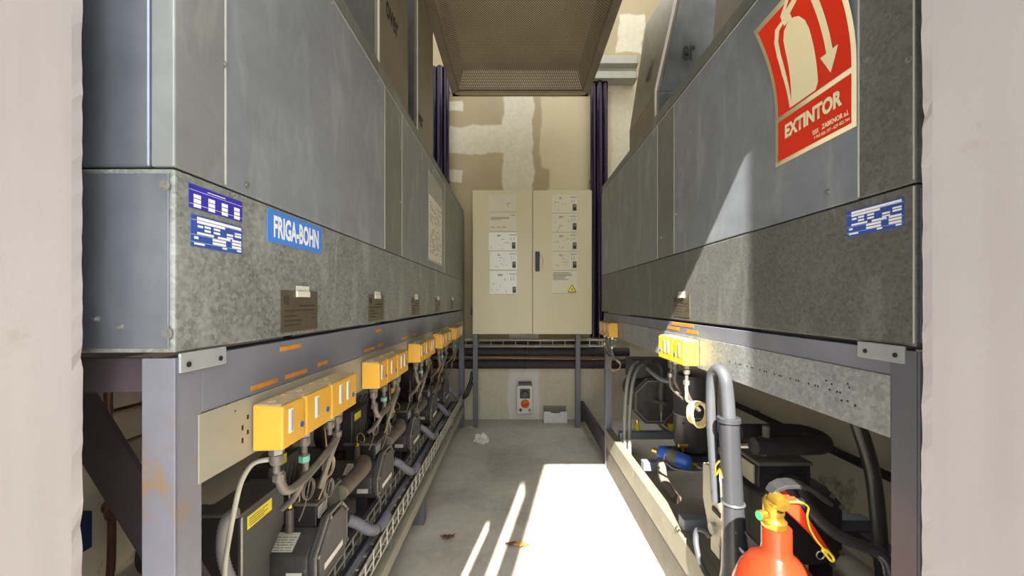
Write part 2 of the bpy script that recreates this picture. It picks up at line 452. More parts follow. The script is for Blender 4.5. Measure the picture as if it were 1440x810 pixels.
MB().box(i0-.02, i1+.02, cy0+.05, cy1-.0, zt+.03, zt+.04).box(i0-.02, i1+.02, cy1-.03, cy1-.0, cz+.036, zt+.03).box(i0-.03, i0-.02, cy0+.05, cy1, cz+.036, zt+.04).box(i1+.02, i1+.03, cy0+.05, cy1, cz+.036, zt+.04).build('backing_sheet', 'tray_backing', c)  # dark sheet added behind the holes so they read as shade
for x in (cx0+.03, cx1-.03):
    for y in (.8, 2.9): MB().cyl((x, y, cz+.03), (x, y, ROOF), .006, 8).build('hanger_rod', 'zinc', c)

# ================================================================== MACHINE HOUSINGS
ZB, ZJ, ZT = .985, 1.219, 1.762
def screw(parent, p, axis, r=.006):
    q = Vector(p); d = Vector(axis)
    mb = MB().cyl(q, q + d*.0012, r*1.25, 14); mb.cyl(q + d*.0012, q + d*.0042, r*.8, 6, r*.72)
    return mb.build('screw', 'zinc', parent)
def rects(parent, name, mat, items, x, nx, thick=.0006):
    """thin printed rectangles on a plane x = const: items (y0, y1, z0, z1)"""
    mb = MB()
    for y0, y1, z0, z1 in items: mb.box(min(x, x+nx*thick), max(x, x+nx*thick), y0, y1, z0, z1)
    return mb.build(name, mat, parent)
def rating_plate(parent, x, nx, ya, yb, z0, z1, flip=False):
    """blue maker's plate: ya = end read first (left in the photo)"""
    Y = lambda t: ya + (yb-ya)*t; Z = lambda t: z1 + (z0-z1)*t
    pl = rects(parent, 'rating_plate', 'blue', [(min(ya,yb), max(ya,yb), z0, z1)], x, nx, .0008)
    it = [(.1,.97,.05,.14), (.1,.62,.17,.25), (.11,.2,.31,.38), (.23,.34,.29,.36), (.4,.52,.29,.36), (.23,.34,.41,.48), (.4,.52,.41,.48), (.66,.79,.37,.44),
          (.83,.97,.27,.33), (.83,.97,.36,.43), (.1,.4,.53,.6), (.48,.73,.54,.61), (.77,.97,.54,.61), (.38,.64,.65,.73), (.77,.97,.65,.73), (.38,.64,.76,.84),
          (.77,.97,.76,.84), (.05,.12,.68,.76), (.05,.23,.88,.94), (.57,.66,.88,.94), (.88,.97,.88,.94), (.66,.79,.48,.53)]
    xx = x + nx*.0009
    rects(pl, 'print', 'white_ink', [(min(Y(a),Y(b)), max(Y(a),Y(b)), Z(d_), Z(c_)) for a,b,c_,d_ in it], xx, nx, .0003)
    ln = [(.0,1,.155,.162), (.0,1,.625,.632), (.0,1,.855,.862)]
    rects(pl, 'ruled_line', 'white_ink', [(min(Y(a),Y(b)), max(Y(a),Y(b)), Z(d_), Z(c_)) for a,b,c_,d_ in ln], xx, nx, .0002)
def data_plate(parent, x, nx, ya, yb, z0, z1):
    Y = lambda t: ya + (yb-ya)*t; Z = lambda t: z1 + (z0-z1)*t
    pl = rects(parent, 'data_plate', 'data_plate', [(min(ya,yb), max(ya,yb), z0, z1)], x, nx, .001)
    rnd = random.Random(int(ya*100)); it = []
    def line(a, b, c_, h):
        q = a
        while q < b:
            w = min(b-q, rnd.uniform(.03,.09)); it.append((q, q+w*.85, c_, c_+h)); q += w
    line(.46,.92,.35,.045); line(.08,.9,.47,.035); line(.08,.38,.6,.035); line(.08,.55,.71,.035); line(.08,.45,.82,.035); line(.82,.96,.58,.02); line(.8,.96,.68,.02)
    it.append((.12,.19,.12,.34)); it.append((.06,.1,.14,.3))
    rects(pl, 'print', 'print_dark', [(min(Y(a),Y(b)), max(Y(a),Y(b)), Z(d_), Z(c_)) for a,b,c_,d_ in it], x+nx*.0011, nx, .0003)
    # the white tape tab folded over the top edge
    t = MB(); a, b = Y(.36), Y(.72)
    x1, x2 = x+nx*.001, x+nx*.005
    for q0, q1, zz0, zz1 in ((x1, x1+nx*.0015, z1-.012, z1+.010), (x1+nx*.0015, x2, z1-.012, z1-.001)):
        t.box(min(q0,q1), max(q0,q1), min(a,b), max(a,b), zz0, zz1)
    t.build('tape_tab', 'tape_white', pl, .001)

def housing(name, label, side, y0, y1, seams, mats):
    X = LX if side < 0 else RX; far = X + side*.40
    nx = -side                                       # outward normal of the aisle face
    root = thing(name, label, 'condensing unit', ((X+far)/2, (y0+y1)/2, ZB))
    def bx(mb, xa, xb, *r): return mb.box(min(xa,xb), max(xa,xb), *r)
    bx(MB(), X+side*.006, far-side*.006, y0+.006, y1-.006, ZB+.004, ZT-.004).build('inner_core', 'gap_black', root)
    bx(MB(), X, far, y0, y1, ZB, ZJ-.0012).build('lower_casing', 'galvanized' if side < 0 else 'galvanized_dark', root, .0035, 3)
    bx(MB(), X+side*.006, far-side*.006, y0-.0018, y0-.0002, ZB+.006, ZJ-.008).build('end_casing', 'end_sheet', root, .0006)  # overlay added to darken the end face lit from the doorway
    for (a, b), m in zip(seams, mats):
        bx(MB(), X, X+side*.03, a, b, ZJ+.0012, ZT).build('side_panel', m, root, .0022)
    bx(MB(), X+side*.0315, far, y0, y0+.03, ZJ+.0012, ZT).build('end_panel', 'end_sheet', root, .003)
    bx(MB(), X+side*.0315, far, y1-.03, y1, ZJ+.0012, ZT).build('end_panel', 'sheet_dark', root, .003)
    bx(MB(), X+side*.004, far, y0+.004, y1, ZT, ZT+.006).build('top_sheet', 'sheet_dark', root)
    # raised lip set back from the edge
    bx(MB(), X+side*.0015, X+side*.006, y0+.004, y1-.004, ZT+.0062, ZT+.046).build('top_lip', 'sheet_dark', root, .001)
    rects(root, 'top_edge_trim', 'edge_light', [(y0+.004, y1-.004, ZT-.0032, ZT-.0006)], X, nx, .0009)
    for (a, b) in seams[1:]:
        rects(root, 'seam_edge', 'edge_light', [(a-.0032, a-.0004, ZJ+.004, ZT-.002)], X, nx, .0012)
    return root, X, nx
S1 = [(.484,.5685), (.5705,1.262), (1.264,1.452), (1.454,2.33), (2.332,3.22)]
lu, X, nx = housing('condensing_unit', 'long galvanized condensing unit on the left rack, bearing a blue maker name label', -1, .484, 3.22, S1,
                    ['sheet_grey', 'sheet_blue', 'sheet_dark', 'sheet_grey', 'sheet_dark'])
# end casing overlay: smoother bluish plate added to darken the door-lit end, screws
screw(lu, (X-.010, 0.4822, 1.196), (0,-1,0), .0055); screw(lu, (X-.007, 0.4822, 1.010), (0,-1,0), .0055)
screw(lu, (X-.066, 0.4822, 1.018), (0,-1,0), .003); screw(lu, (X-.096, 0.4822, 1.028), (0,-1,0), .003)
for y, z in ((.612, 1.236), (.567, 1.40), (1.43, 1.62), (1.43, 1.42), (2.0, 1.73), (1.2, 1.74), (.9, 1.748), (2.6, 1.30)): screw(lu, (X, y, z), (1,0,0), .004)
sl = rects(lu, 'brand_label', 'blue_bright', [(.665,.85,1.155,1.212)], X, 1, .0008)
text('FRIGA-BOHN', 'lettering', 'white_ink', sl, 1, (X+.0012, .681, 1.164), (0,1,0), (0,0,1), bold=.035, fit=(.155,.040))
st = rects(lu, 'violet_sticker', 'violet', [(.505,.603,1.1745,1.206)], X, 1, .0008)
it = []
for i in range(4):
    for j in range(3): a = .505+.007+i*.0245; z = 1.191-j*.0062; it.append((a, a+.0115, z-.0022, z+.0028))
rects(st, 'print', 'white_ink', it, X+.0009, 1, .0003)
rects(st, 'ruled_line', 'white_ink', [(.505,.603,1.1985,1.1989), (.505,.603,1.1800,1.1804), (.535,.568,1.2012,1.2022)], X+.0009, 1, .0002)
rating_plate(lu, X, 1, .508, .603, 1.124, 1.1665)
for i, y in enumerate((.702, 1.12, 1.585, 2.06, 2.54)): data_plate(lu, X, 1, y, y+.13, .992, 1.071)
sl = rects(lu, 'document_sleeve', 'sleeve', [(1.89,2.25,1.255,1.70)], X, 1, .001)
rects(sl, 'document', 'paper', [(1.90,2.235,1.265,1.585)], X+.0011, 1, .0005)
it = []; rnd = random.Random(5)
for k in range(26):
    z = 1.56-k*.0105; a = 1.92
    while a < 2.2:
        w = rnd.uniform(.01,.06)
        if rnd.random() < .55: it.append((a, min(2.22, a+w), z, z+.004))
        a += w+.012
rects(sl, 'print', 'print_grey', it, X+.0017, 1, .0002)

S2 = [(.547,.637), (.639,1.38), (1.382,1.54), (1.542,2.54)]
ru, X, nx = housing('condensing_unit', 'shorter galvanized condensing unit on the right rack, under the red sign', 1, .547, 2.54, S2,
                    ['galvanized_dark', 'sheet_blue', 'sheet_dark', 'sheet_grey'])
rating_plate(ru, X, -1, .660, .563, 1.1605, 1.2035)
data_plate(ru, X, -1, 1.386, 1.255, .996, 1.074)
rects(ru, 'edge_trim', 'edge_light', [(.5475,.5500,.99,1.215), (.5475,.5500,1.225,1.76)], X, -1, .0012)
for y, z in ((.556,1.40), (.625,1.442), (.572,1.475), (1.36,1.36), (1.9,1.55), (1.25,1.60), (.70,1.25), (1.15,1.735), (1.5,1.30), (2.2,1.30)): screw(ru, (X, y, z), (-1,0,0), .0042)

# ---------------------------------------------------------------- the red extinguisher sign, its top curling off the panel
SY0, SY1, SZ0, SZ1 = .840, .6405, 1.343, 1.640
sg = thing('extinguisher_sign', 'red and cream fire extinguisher sign curling off the right condensing unit', 'sign', (RX-.001, .74, SZ0))
def curl(p, lift=0.0):
    t = max(0.0, (p[2]-1.45)/.19); o = .048*t*t
    return Vector((RX - .0012 - o - lift, p[1], p[2]))
def sheet(name, mat, polys, lift):
    bm = bmesh.new()
    for poly in polys:
        vs = [bm.verts.new((RX, SY0 + (SY1-SY0)*a, SZ0 + (SZ1-SZ0)*b)) for a, b in poly]
        bm.faces.new(vs)
    for k in range(1, 26):
        z = SZ0 + (SZ1-SZ0)*k/26
        bmesh.ops.bisect_plane(bm, geom=bm.verts[:]+bm.edges[:]+bm.faces[:], plane_co=(0,0,z), plane_no=(0,0,1))
    off = sg.location
    for v in bm.verts: v.co = curl(v.co, lift) - off
    me = bpy.data.meshes.new(name); bm.to_mesh(me); bm.free(); me.materials.append(M[mat])
    for p in me.polygons: p.use_smooth = True
    o = bpy.data.objects.new(name, me); C.objects.link(o); o.parent = sg
    if name == 'panel':
        s = o.modifiers.new('thickness', 'SOLIDIFY'); s.thickness = .0008; s.offset = 0
    return o
sheet('panel', 'sign_cream', [[(0,0),(1,0),(1,1),(0,1)]], 0)
sheet('red_field', 'sign_red', [[(.045,.03),(.955,.03),(.955,.315),(.045,.315)], [(.045,.35),(.955,.35),(.955,.97),(.045,.97)]], .0007)
body = [(.245,.362),(.27,.36),(.57,.36),(.60,.40),(.60,.74),(.585,.80),(.545,.845),(.49,.865),(.46,.87),(.40,.865),(.34,.845),(.295,.80),(.28,.74)]
valve = [(.36,.868),(.47,.868),(.47,.90),(.60,.93),(.615,.96),(.44,.935),(.56,.985),(.53,.995),(.36,.93)]
hose = [(.36,.905),(.36,.885),(.29,.87),(.235,.82),(.215,.74),(.22,.6),(.255,.362),(.225,.362),(.165,.62),(.16,.74),(.18,.83),(.25,.895)]
arrow = [(.70,.945),(.77,.945),(.785,.53),(.845,.53),(.745,.40),(.645,.53),(.715,.53)]
sheet('extinguisher_symbol', 'sign_cream', [body, valve, hose], .0014)
sheet('arrow', 'sign_cream', [arrow], .0014)
up, rt = (0,0,1), (0,-1,0)
lf = lambda p: curl(p, .0014)
text('EXTINTOR', 'lettering', 'sign_cream', sg, 1, (RX, SY0-.031, SZ0+.049), rt, up, bold=.05, fit=(.142,.030), lift=lf)
text('ZABKNOR s.l.', 'maker_name', 'sign_cream', sg, 1, (RX, SY0-.128, SZ0+.0255), rt, up, bold=.04, fit=(.058,.0095), lift=lf)
text('9 943 026 197 - 629 402 744', 'phone_number', 'sign_cream', sg, 1, (RX, SY0-.110, SZ0+.0145), rt, up, bold=.02, fit=(.078,.0062), lift=lf)
sheet('maker_emblem', 'sign_cream', [[(.53,.082+k*.011),(.60,.082+k*.011),(.61,.088+k*.011),(.535,.088+k*.011)] for k in range(3)], .0014)

# ================================================================== STEEL RACKS
def lpost(root, x, sx, y, sy, z0, z1, mat, w=.042, t=.004):
    """angle-iron post: corner at (x,y), flanges towards sx along x and sy along y"""
    mb = MB(); a, b = sorted((x, x+sx*w)); mb.box(a, b, min(y,y+sy*t), max(y,y+sy*t), z0, z1)
    c_, d_ = sorted((y+sy*t, y+sy*w)); e, f = sorted((x, x+sx*t)); mb.box(e, f, c_, d_, z0, z1)
    return mb.build('post', mat, root, .0012)
lr = thing('steel_rack', 'rust-stained blue-grey steel rack carrying the left condensing unit', 'rack', (-.8, 1.85, 0))
lpost(lr, LX, -1, .4845, 1, 0, .978, 'frame_rust')
lpost(lr, LX, -1, 3.19, 1, 0, .895, 'frame_grey'); lpost(lr, LX, -1, 1.80, 1, 0, .1245, 'frame_grey', .05)
for y in (.50, 1.85, 3.19): lpost(lr, -1.12, 1, y, 1, 0, .895, 'frame_dark')
MB().box(LX-.042, LX-.004, .527, 3.21, .970, .976).box(LX-.004, LX, .5265, 3.21, .897, .976).build('top_beam', 'frame_paint', lr, .001)
MB().box(-1.12, LX-.05, .50, .508, .932, .976).box(-1.12, LX-.05, .508, .54, .932, .938).build('cross_beam', 'frame_dark', lr)
MB().box(-1.12, LX-.05, 3.20, 3.21, .900, .979).build('cross_beam', 'frame_dark', lr)
MB().box(-1.13, -1.09, .52, 3.2, .900, .976).build('rear_beam', 'frame_dark', lr); MB().box(-.87, -.83, .5405, 3.199, .932, .976).build('middle_beam', 'frame_dark', lr)
MB().bar((-.82, .60, .93+.24), (-.455, .60, .555), .012, .066, (0,0,1)).build('diagonal_brace', 'frame_dark', lr) if False else \
    MB().bar((-.70, .585, .94), (-.455, .585, .545), .008, .068, (0,0,1)).build('diagonal_brace', 'frame_dark', lr)
mb = MB().box(LX-.0005, LX+.0018, .5195, 3.19, .802, .8965); mb.build('mounting_plate', 'plate_beige', lr, .0008)
rects(lr, 'plate_holes', 'gap_black', [(.60,.604,.848,.856), (.612,.616,.862,.869), (.60,.604,.828,.836), (.612,.616,.838,.845), (.585,.588,.882,.884)], LX+.0018, 1, .0003)
mb = MB().box(LX-.0005, LX+.0035, .489, .567, .9585, .9835); bp = mb.build('corner_bracket', 'bracket', lr, .0012)
for y in (.501, .555): MB().cyl((LX+.0036, y, .968), (LX+.0046, y, .968), .0036, 12).build('bolt', 'gap_black', bp)
for a, b, z in ((.624,.694,.904), (.716,.792,.904), (.835,.877,.908), (.70,.77,.958), (1.09,1.17,.905), (1.2,1.245,.908), (1.45,1.52,.905), (1.18,1.23,.955), (1.6,1.66,.907)):
    rects(lr, 'label_strip', 'orange_strip', [(a,b,z,z+.008)], LX, 1, .0006)
MB().box(LX-.04, LX, .53, 3.19, .125, .172).build('base_rail', 'plate_beige', lr, .002)
MB().box(-1.12, -1.08, .53, 3.19, .125, .172).build('base_rail', 'frame_dark', lr, .002)
for x in (-.575, -.90): MB().box(x-.02, x+.02, .56, 3.15, .232, .268).build('support_channel', 'frame_dark', lr, .002)
for y in (.62, 1.27, 1.71, 2.15, 2.62, 3.05): MB().box(-1.08, LX-.04, y-.02, y+.02, .172, .2315).build('cross_rail', 'frame_grey', lr, .002)

rr = thing('steel_rack', 'grey steel rack carrying the right condensing unit, its base rail edged by sunlight', 'rack', (.95, 1.5, 0))
lpost(rr, RX, 1, .5415, 1, 0, .979, 'frame_grey')
MB().box(RX, RX+.040, 2.435, 2.465, 0, .938).build('post', 'frame_grey', rr, .002)
for y in (.55, 2.42): lpost(rr, 1.27, -1, y, 1, 0, .979, 'frame_dark')
MB().box(RX, RX+.004, .584, 2.48, .938, .977).box(RX+.004, RX+.04, .584, 2.48, .971, .977).build('top_beam', 'frame_paint', rr, .001)
MB().box(1.23, 1.27, .56, 2.48, .94, .976).build('rear_beam', 'frame_dark', rr); MB().box(.96, 1.0, .56, 2.48, .935, .976).build('middle_beam', 'frame_dark', rr)
for y in (.59, 1.5, 2.44): MB().box(RX+.041, 1.23, y, y+.035, .935, .9345+.03).build('cross_beam', 'frame_dark', rr)
pl = MB().box(RX-.002, RX+.0005, .583, 2.48, .843, .9375).build('punched_plate', 'galv_flake', rr, .0008)
it = []
for k in range(22):
    y = .66+k*.0165+(.01 if k % 3 == 0 else 0); it.append((y, y+.0035, .889-.0, .8925))
it += [(.655,.659,.878,.881), (.667,.671,.876,.879), (.688,.692,.900,.903), (.70,.704,.904,.907), (.655,.658,.908,.911), (.64,.644,.874,.878), (.652,.655,.902,.905)]
rects(pl, 'punched_holes', 'gap_black', it, RX-.002, -1, .0003)
mb = MB().box(RX-.0035, RX+.0005, .560, .637, .9585, .9845); bp = mb.build('corner_bracket', 'bracket', rr, .0012)
for y in (.573, .622): MB().cyl((RX-.0036, y, .970), (RX-.0046, y, .970), .0036, 12).build('bolt', 'gap_black', bp)
for a, b, z in ((1.23,1.40,.965), (1.20,1.28,.946), (1.34,1.44,.948)): rects(rr, 'label_strip', 'orange_strip', [(a,b,z,z+.011)], RX, -1, .0006)
MB().box(RX+.001, RX+.045, .585, 2.432, .135, .24).build('base_rail', 'rail_yellow', rr, .003)
MB().box(RX+.004, RX+.040, .585, 2.432, 0, .1345).build('plinth', 'plinth', rr)  # dark board standing in for the shadow under the rail
for y in (1.02, 1.37, 1.85, 2.27): MB().box(RX+.02 if y < 1.8 else RX+.041, 1.25, y-.022, y+.022, .242, .283).build('cross_rail', 'frame_paint', rr, .003)
MB().box(1.20, 1.25, .6, 2.42, .19, .2415).build('rear_rail', 'frame_dark', rr)

# low frame of the far right machine bed, running on to the back wall
fr = thing('low_steel_frame', 'low dark steel floor frame between right rack and back wall', 'frame', (.9, 2.9, 0))
MB().box(RX+.004, RX+.03, 2.47, 3.40, .05, .17).build('rail', 'frame_dark', fr, .002)
MB().box(1.2, 1.24, 2.47, 3.40, .05, .17).build('rail', 'frame_dark', fr, .002)
for x in (RX+.006, 1.21):
    for y in (2.48, 3.36): MB().box(x, x+.022, y, y+.03, 0, .05).build('foot', 'frame_dark', fr)

# ================================================================== DUCTS ON TOP OF THE UNITS
zb = ZT+.0065
def duct(label, mats, pts0, pts1, writing=None):
    """insulated duct: bottom and top footprints (x,y) listed front-inner, rear-inner, rear-outer, front-outer"""
    cx = sum(p[0] for p in pts0)/4; cy = sum(p[1] for p in pts0)/4
    root = thing('insulated_duct', label, 'duct', (cx, cy, zb), 'ducts on top of the units')
    for (name, i, j, m) in (('aisle_board', 0, 1, mats[0]), ('front_board', 3, 0, mats[1]), ('rear_board', 1, 2, mats[2]), ('outer_board', 2, 3, mats[2])):
        mb = MB(); t = .018; rs = []
        for (z, pp) in [(zz, p) for zz, p in (pts0z, pts1z)] if False else ((zb, pts0), (pts1[4], pts1[:4])):
            a, b = Vector((*pp[i], z)), Vector((*pp[j], z)); n = (b-a).cross(Vector((0,0,1))).normalized()
            if (n.xy.dot(Vector((cx,cy))-a.xy)) < 0: n = -n
            dd = (b-a).normalized()
            if name in ('front_board', 'rear_board'): a, b = a + dd*.0185, b - dd*.0185
            rs.append([a, b, b+n*t, a+n*t])
        mb.rings(rs, smooth=False); mb.build(name, m, root, .002)
    return root
def corner_tape(root, p0, p1, w=.008):
    MB().bar(p0, p1, w, w, (0,1,0)).build('corner_tape', 'white_plastic', root, .002)
a = duct('silver insulated duct on the left unit, nearer one with black lettering on its side', ('foil_beige', 'fin', 'foil'),
     [(-.52,1.46), (-.52,1.86), (-.82,1.86), (-.82,1.46)], [(-.52,1.46), (-.52,1.86), (-.82,1.86), (-.82,1.46), 3.3])
corner_tape(a, (-.520,1.459,zb), (-.520,1.459,3.3))
text('over', 'lettering', 'ink', a, 1, (-.519, 1.54, 2.20), (0,1,0), (0,0,1), bold=.02, fit=(.16,.07))
a = duct('silver insulated duct on the left unit, farther one beside the black pipes', ('foil_beige', 'foil', 'foil'),
     [(-.52,2.035), (-.52,2.42), (-.82,2.42), (-.82,2.035)], [(-.52,2.035), (-.52,2.42), (-.82,2.42), (-.82,2.035), 3.3])
corner_tape(a, (-.520,2.034,zb), (-.520,2.034,3.3), .006)
text('ver', 'lettering', 'ink', a, 1, (-.519, 2.05, 2.01), (0,1,0), (0,0,1), bold=.02, fit=(.10,.06))
a = duct('foil-faced duct on the right unit leaning outwards with black lettering', ('foil_beige', 'foil', 'foil'),
     [(.70,1.92), (.70,2.36), (.965,2.36), (.965,1.92)], [(.70,1.92), (.70,2.36), (.99,2.36), (1.0,1.92), 2.095])
MB().add([], [])
lo, hi = [(.70,1.92), (.70,2.36), (.99,2.36), (1.0,1.92)], [(.845,1.92), (.80,2.36), (1.14,2.36), (1.14,1.92)]
for (name, i, j, m) in (('upper_aisle_board', 0, 1, 'foil_beige'), ('upper_front_board', 3, 0, 'foil'), ('upper_rear_board', 1, 2, 'foil'), ('upper_outer_board', 2, 3, 'foil')):
    rs = []
    for z, pp in ((2.0955, lo), (2.75, hi)):
        p, q = Vector((*pp[i], z)), Vector((*pp[j], z)); n = (q-p).cross(Vector((0,0,1))).normalized()
        if n.xy.dot(Vector((.9,2.1))-p.xy) < 0: n = -n
        dd = (q-p).normalized()
        if i in (3, 1): p, q = p + dd*.0185, q - dd*.0185
        rs.append([p, q, q+n*.018, p+n*.018])
    MB().rings(rs, smooth=False).build(name, m, a, .002)
corner_tape(a, (.699,1.919,zb), (.699,1.919,2.10), .010); corner_tape(a, (.699,1.919,2.10), (.844,1.919,2.75), .012)
dx = Vector((.145,0,.6545)).normalized()
text('er', 'lettering', 'ink', a, 1, (.835, 1.918, 2.255), (1,0,0), (0,0,1), bold=.03, fit=(.062,.075))
text('over', 'lettering', 'mark_faint', a, 1, Vector((.742,2.28,2.27)), (-.03/.3, -1, 0), tuple(dx), bold=.02, fit=(.24,.09), lift=lambda p: p + Vector((-.006,0,0)))
a = duct('dark foil duct on the right unit standing nearest the doorway', ('foil_beige', 'fin', 'fin'),
     [(.80,1.26), (.80,1.62), (.965,1.62), (.965,1.26)], [(.88,1.26), (.88,1.62), (1.12,1.62), (1.12,1.26), 2.75])

# cornice-like metal ledge at the head of the right pipes
k = thing('pipe_cover', 'grey stepped metal pipe cover on the back wall, right of the tray', 'pipe cover', (.85, 3.4, 3.0))
pr = [(3.418,2.97),(3.30,2.97),(3.30,3.03),(3.33,3.04),(3.33,3.07),(3.28,3.085),(3.28,3.15),(3.418,3.15)]
MB().prism(pr, 'x', .63, 1.04).build('cover', 'cornice', k, .003)
mb = MB().prism([(p[0]-.004, p[1]) for p in pr[1:-1]] + [(3.41,3.15),(3.41,2.97)], 'x', 1.041, 1.05); mb.build('end_cap', 'cornice', k)
# vertical black risers
def risers(label, xs, z0, z1):
    root = thing('pipe_riser', label, 'pipes', ((xs[0]+xs[-1])/2, 3.36, z0), 'black risers on the back wall')
    for i, x in enumerate(xs):
        MB().cyl((x, 3.365-.012*(i % 2), z0), (x, 3.365-.012*(i % 2), z1), .027, 20).build('insulated_pipe', 'riser_gloss', root)
    mb = MB()
    for z in (1.2, 2.1, 2.9):
        if z0 < z < z1: mb.box(xs[0]-.03, xs[-1]+.03, 3.394, 3.418, z, z+.025)
    mb.build('pipe_clamp', 'zinc', root)
    return root
risers('glossy black insulated riser pipes on the back wall, left of the tray', [-.712,-.660,-.608], .735, 3.10)
risers('glossy black insulated riser pipes on the back wall, right of the cabinet', [.682,.732,.782], .735, 2.968)
# ================================================================== ELECTRICAL CABINET AND BACK WALL
YC = 3.18
def CX(px): return ((655+px/3.768)-U0)*YC/F
def CZ(py): return H-((260+py/3.768)-V0)*YC/F
cb = thing('electrical_cabinet', 'cream double-door electrical cabinet on grey legs at the end of the aisle', 'cabinet', (.14, 3.29, 0))
x0, x1, xm, z0, z1 = CX(36), CX(668), CX(354), CZ(792), CZ(27)
MB().box(x0, x1, YC+.024, 3.40, z0, z1).build('body', 'cabinet', cb, .003)
MB().box(x0+.004, x1-.004, YC+.019, YC+.0238, z0+.004, z1-.004).build('door_gasket', 'gap_black', cb)
doors = []
for a, b in ((x0, xm-.0016), (xm+.0016, x1)):
    doors.append(MB().box(a, b, YC, YC+.019, z0+.002, z1-.002).build('door', 'cabinet', cb, .003))
rnd = random.Random(11)
def fbox(mb, px0, px1, py0, py1, y0, y1): return mb.box(CX(px0), CX(px1), min(y0,y1), max(y0,y1), CZ(py1), CZ(py0))
def schematic(door, rect, mat, switch=None, seed=0):
    """a printed schematic label with a rocker switch"""
    r = random.Random(seed); a, b, c_, d_ = rect
    lb = fbox(MB(), a, b, c_, d_, YC-.0008, YC-.0001).build('schematic_label', mat, door)
    mb = MB(); y = YC-.0011
    def ln(p, q, s, t): fbox(mb, p, q, s, t, y, YC-.0007)
    w, h = b-a, d_-c_
    return lb, mb, ln, w, h
def label_with_print(door, rect, mat, mode, seed):
    lb, mb, ln, w, h = schematic(door, rect, mat, None, seed); a, b, c_, d_ = rect; r = random.Random(seed)
    ln(a, b, d_-1.2, d_)
    if mode == 'scheme':
        for k in range(3): ln(a+w*.28+r.uniform(0,4), a+w*.28+r.uniform(10,30), c_+h*.13+k*4, c_+h*.13+k*4+2)
        ln(a+w*.72, b-4, c_+h*.12, c_+h*.12+3)
        for k in range(7):
            p = a+w*r.uniform(.08,.62); q = c_+h*r.uniform(.28,.85)
            if r.random() < .5: ln(p, p+1.6, q, q+h*r.uniform(.08,.16))
            else: ln(p, p+w*r.uniform(.05,.14), q, q+1.8)
        for k in range(2): ln(a+w*(.78+.1*k), a+w*(.78+.1*k)+2, c_+h*.25, c_+h*.42)
    elif mode == 'lines':
        for k in range(3): ln(a+8, a+w*r.uniform(.4,.75), c_+h*.2+k*6, c_+h*.2+k*6+2.5)
        ln(b-30, b-8, c_+8, c_+11)
        for k in range(3): ln(a+10+k*30, a+30+k*30, d_-24, d_-21)
    elif mode == 'mark':
        ln(a+w*.66, a+w*.72, c_+h*.5, c_+h*.53); ln(a+w*.69, a+w*.71, c_+h*.53, c_+h*.66); ln(a+w*.72, a+w*.8, c_+h*.47, c_+h*.5)
    elif mode == 'text':
        for k in range(6): ln(a+6, a+w*r.uniform(.5,.95), c_+8+k*7, c_+8+k*7+3)
    mb.build('print', 'mark_faint', door)
def rocker(door, a, b, c_, d_):
    s = fbox(MB(), a, b, c_, d_, YC-.010, YC-.0002).build('rocker_switch', 'black_plastic', door, .002)
    fbox(MB(), a+3, b-3, c_+4, (c_+d_)/2, YC-.0125, YC-.0101).build('rocker', 'print_grey', door)
L_, R_ = doors
label_with_print(L_, (122,265,53,143), 'cabinet_label', 'mark', 1)
label_with_print(L_, (124,268,152,247), 'cabinet_label', 'lines', 2)
label_with_print(L_, (122,272,252,350), 'cabinet_label_white', 'scheme', 3)
label_with_print(L_, (127,272,353,451), 'cabinet_label_white', 'scheme', 4)
label_with_print(L_, (127,270,456,580), 'cabinet_label_white', 'scheme', 5)
for a, b, c_, d_ in ((245,263,305,338), (247,265,407,440), (248,266,540,572)): rocker(L_, a, b, c_, d_)
for k in range(4): label_with_print(R_, (456,590,52+k*101,150+k*101), 'cabinet_label', 'scheme', 7+k)
label_with_print(R_, (456,590,457,575), 'cabinet_label', 'text', 12)
for k in range(4): rocker(R_, 567, 586, 103+k*101, 137+k*101)
hd = fbox(MB(), 368, 391, 355, 458, YC-.012, YC-.0002).build('door_handle', 'black_plastic', R_, .003)
mb = MB(); fbox(mb, 374, 386, 362, 440, YC-.024, YC-.0125); mb.tube([(CX(391), YC-.006, CZ(375)), (CX(408), YC-.012, CZ(390)), (CX(404), YC-.006, CZ(442))], .0012, 6)
mb.build('lever', 'black_metal', R_)
tri = [(CX(538), CZ(569)), (CX(587), CZ(569)), (CX(562.5), CZ(526))]
MB().prism(tri, 'y', YC-.0020, YC-.0012).build('warning_sign', 'warning_yellow', R_)
def ring(t0, s):                                  # black outline of the triangle
    cx = sum(p[0] for p in t0)/3; cz = sum(p[1] for p in t0)/3
    return [(cx+(p[0]-cx)*s, cz+(p[1]-cz)*s) for p in t0]
o_, i_ = ring(tri, .99), ring(tri, .80); mb = MB()
for k in range(3):
    j = (k+1) % 3; mb.prism([o_[k], o_[j], i_[j], i_[k]], 'y', YC-.0024, YC-.0020)
cx, cz = (tri[0][0]+tri[2][0]*0+tri[1][0])/2, CZ(556)
mb.prism([(cx+.003,cz+.022),(cx-.006,cz+.002),(cx,cz+.002),(cx-.003,cz-.010),(cx+.007,cz+.007),(cx+.001,cz+.007)], 'y', YC-.0024, YC-.0020)
mb.build('warning_symbol', 'ink', R_)
for x in (-.337, .518):
    MB().box(x-.018, x+.022, 3.19, 3.225, 0, z0-.001).build('leg', 'frame_grey', cb, .002)
MB().box(x0-.022, x0-.0005, 3.24, 3.30, CZ(690), CZ(652)).build('cable_gland', 'black_plastic', cb, .003)

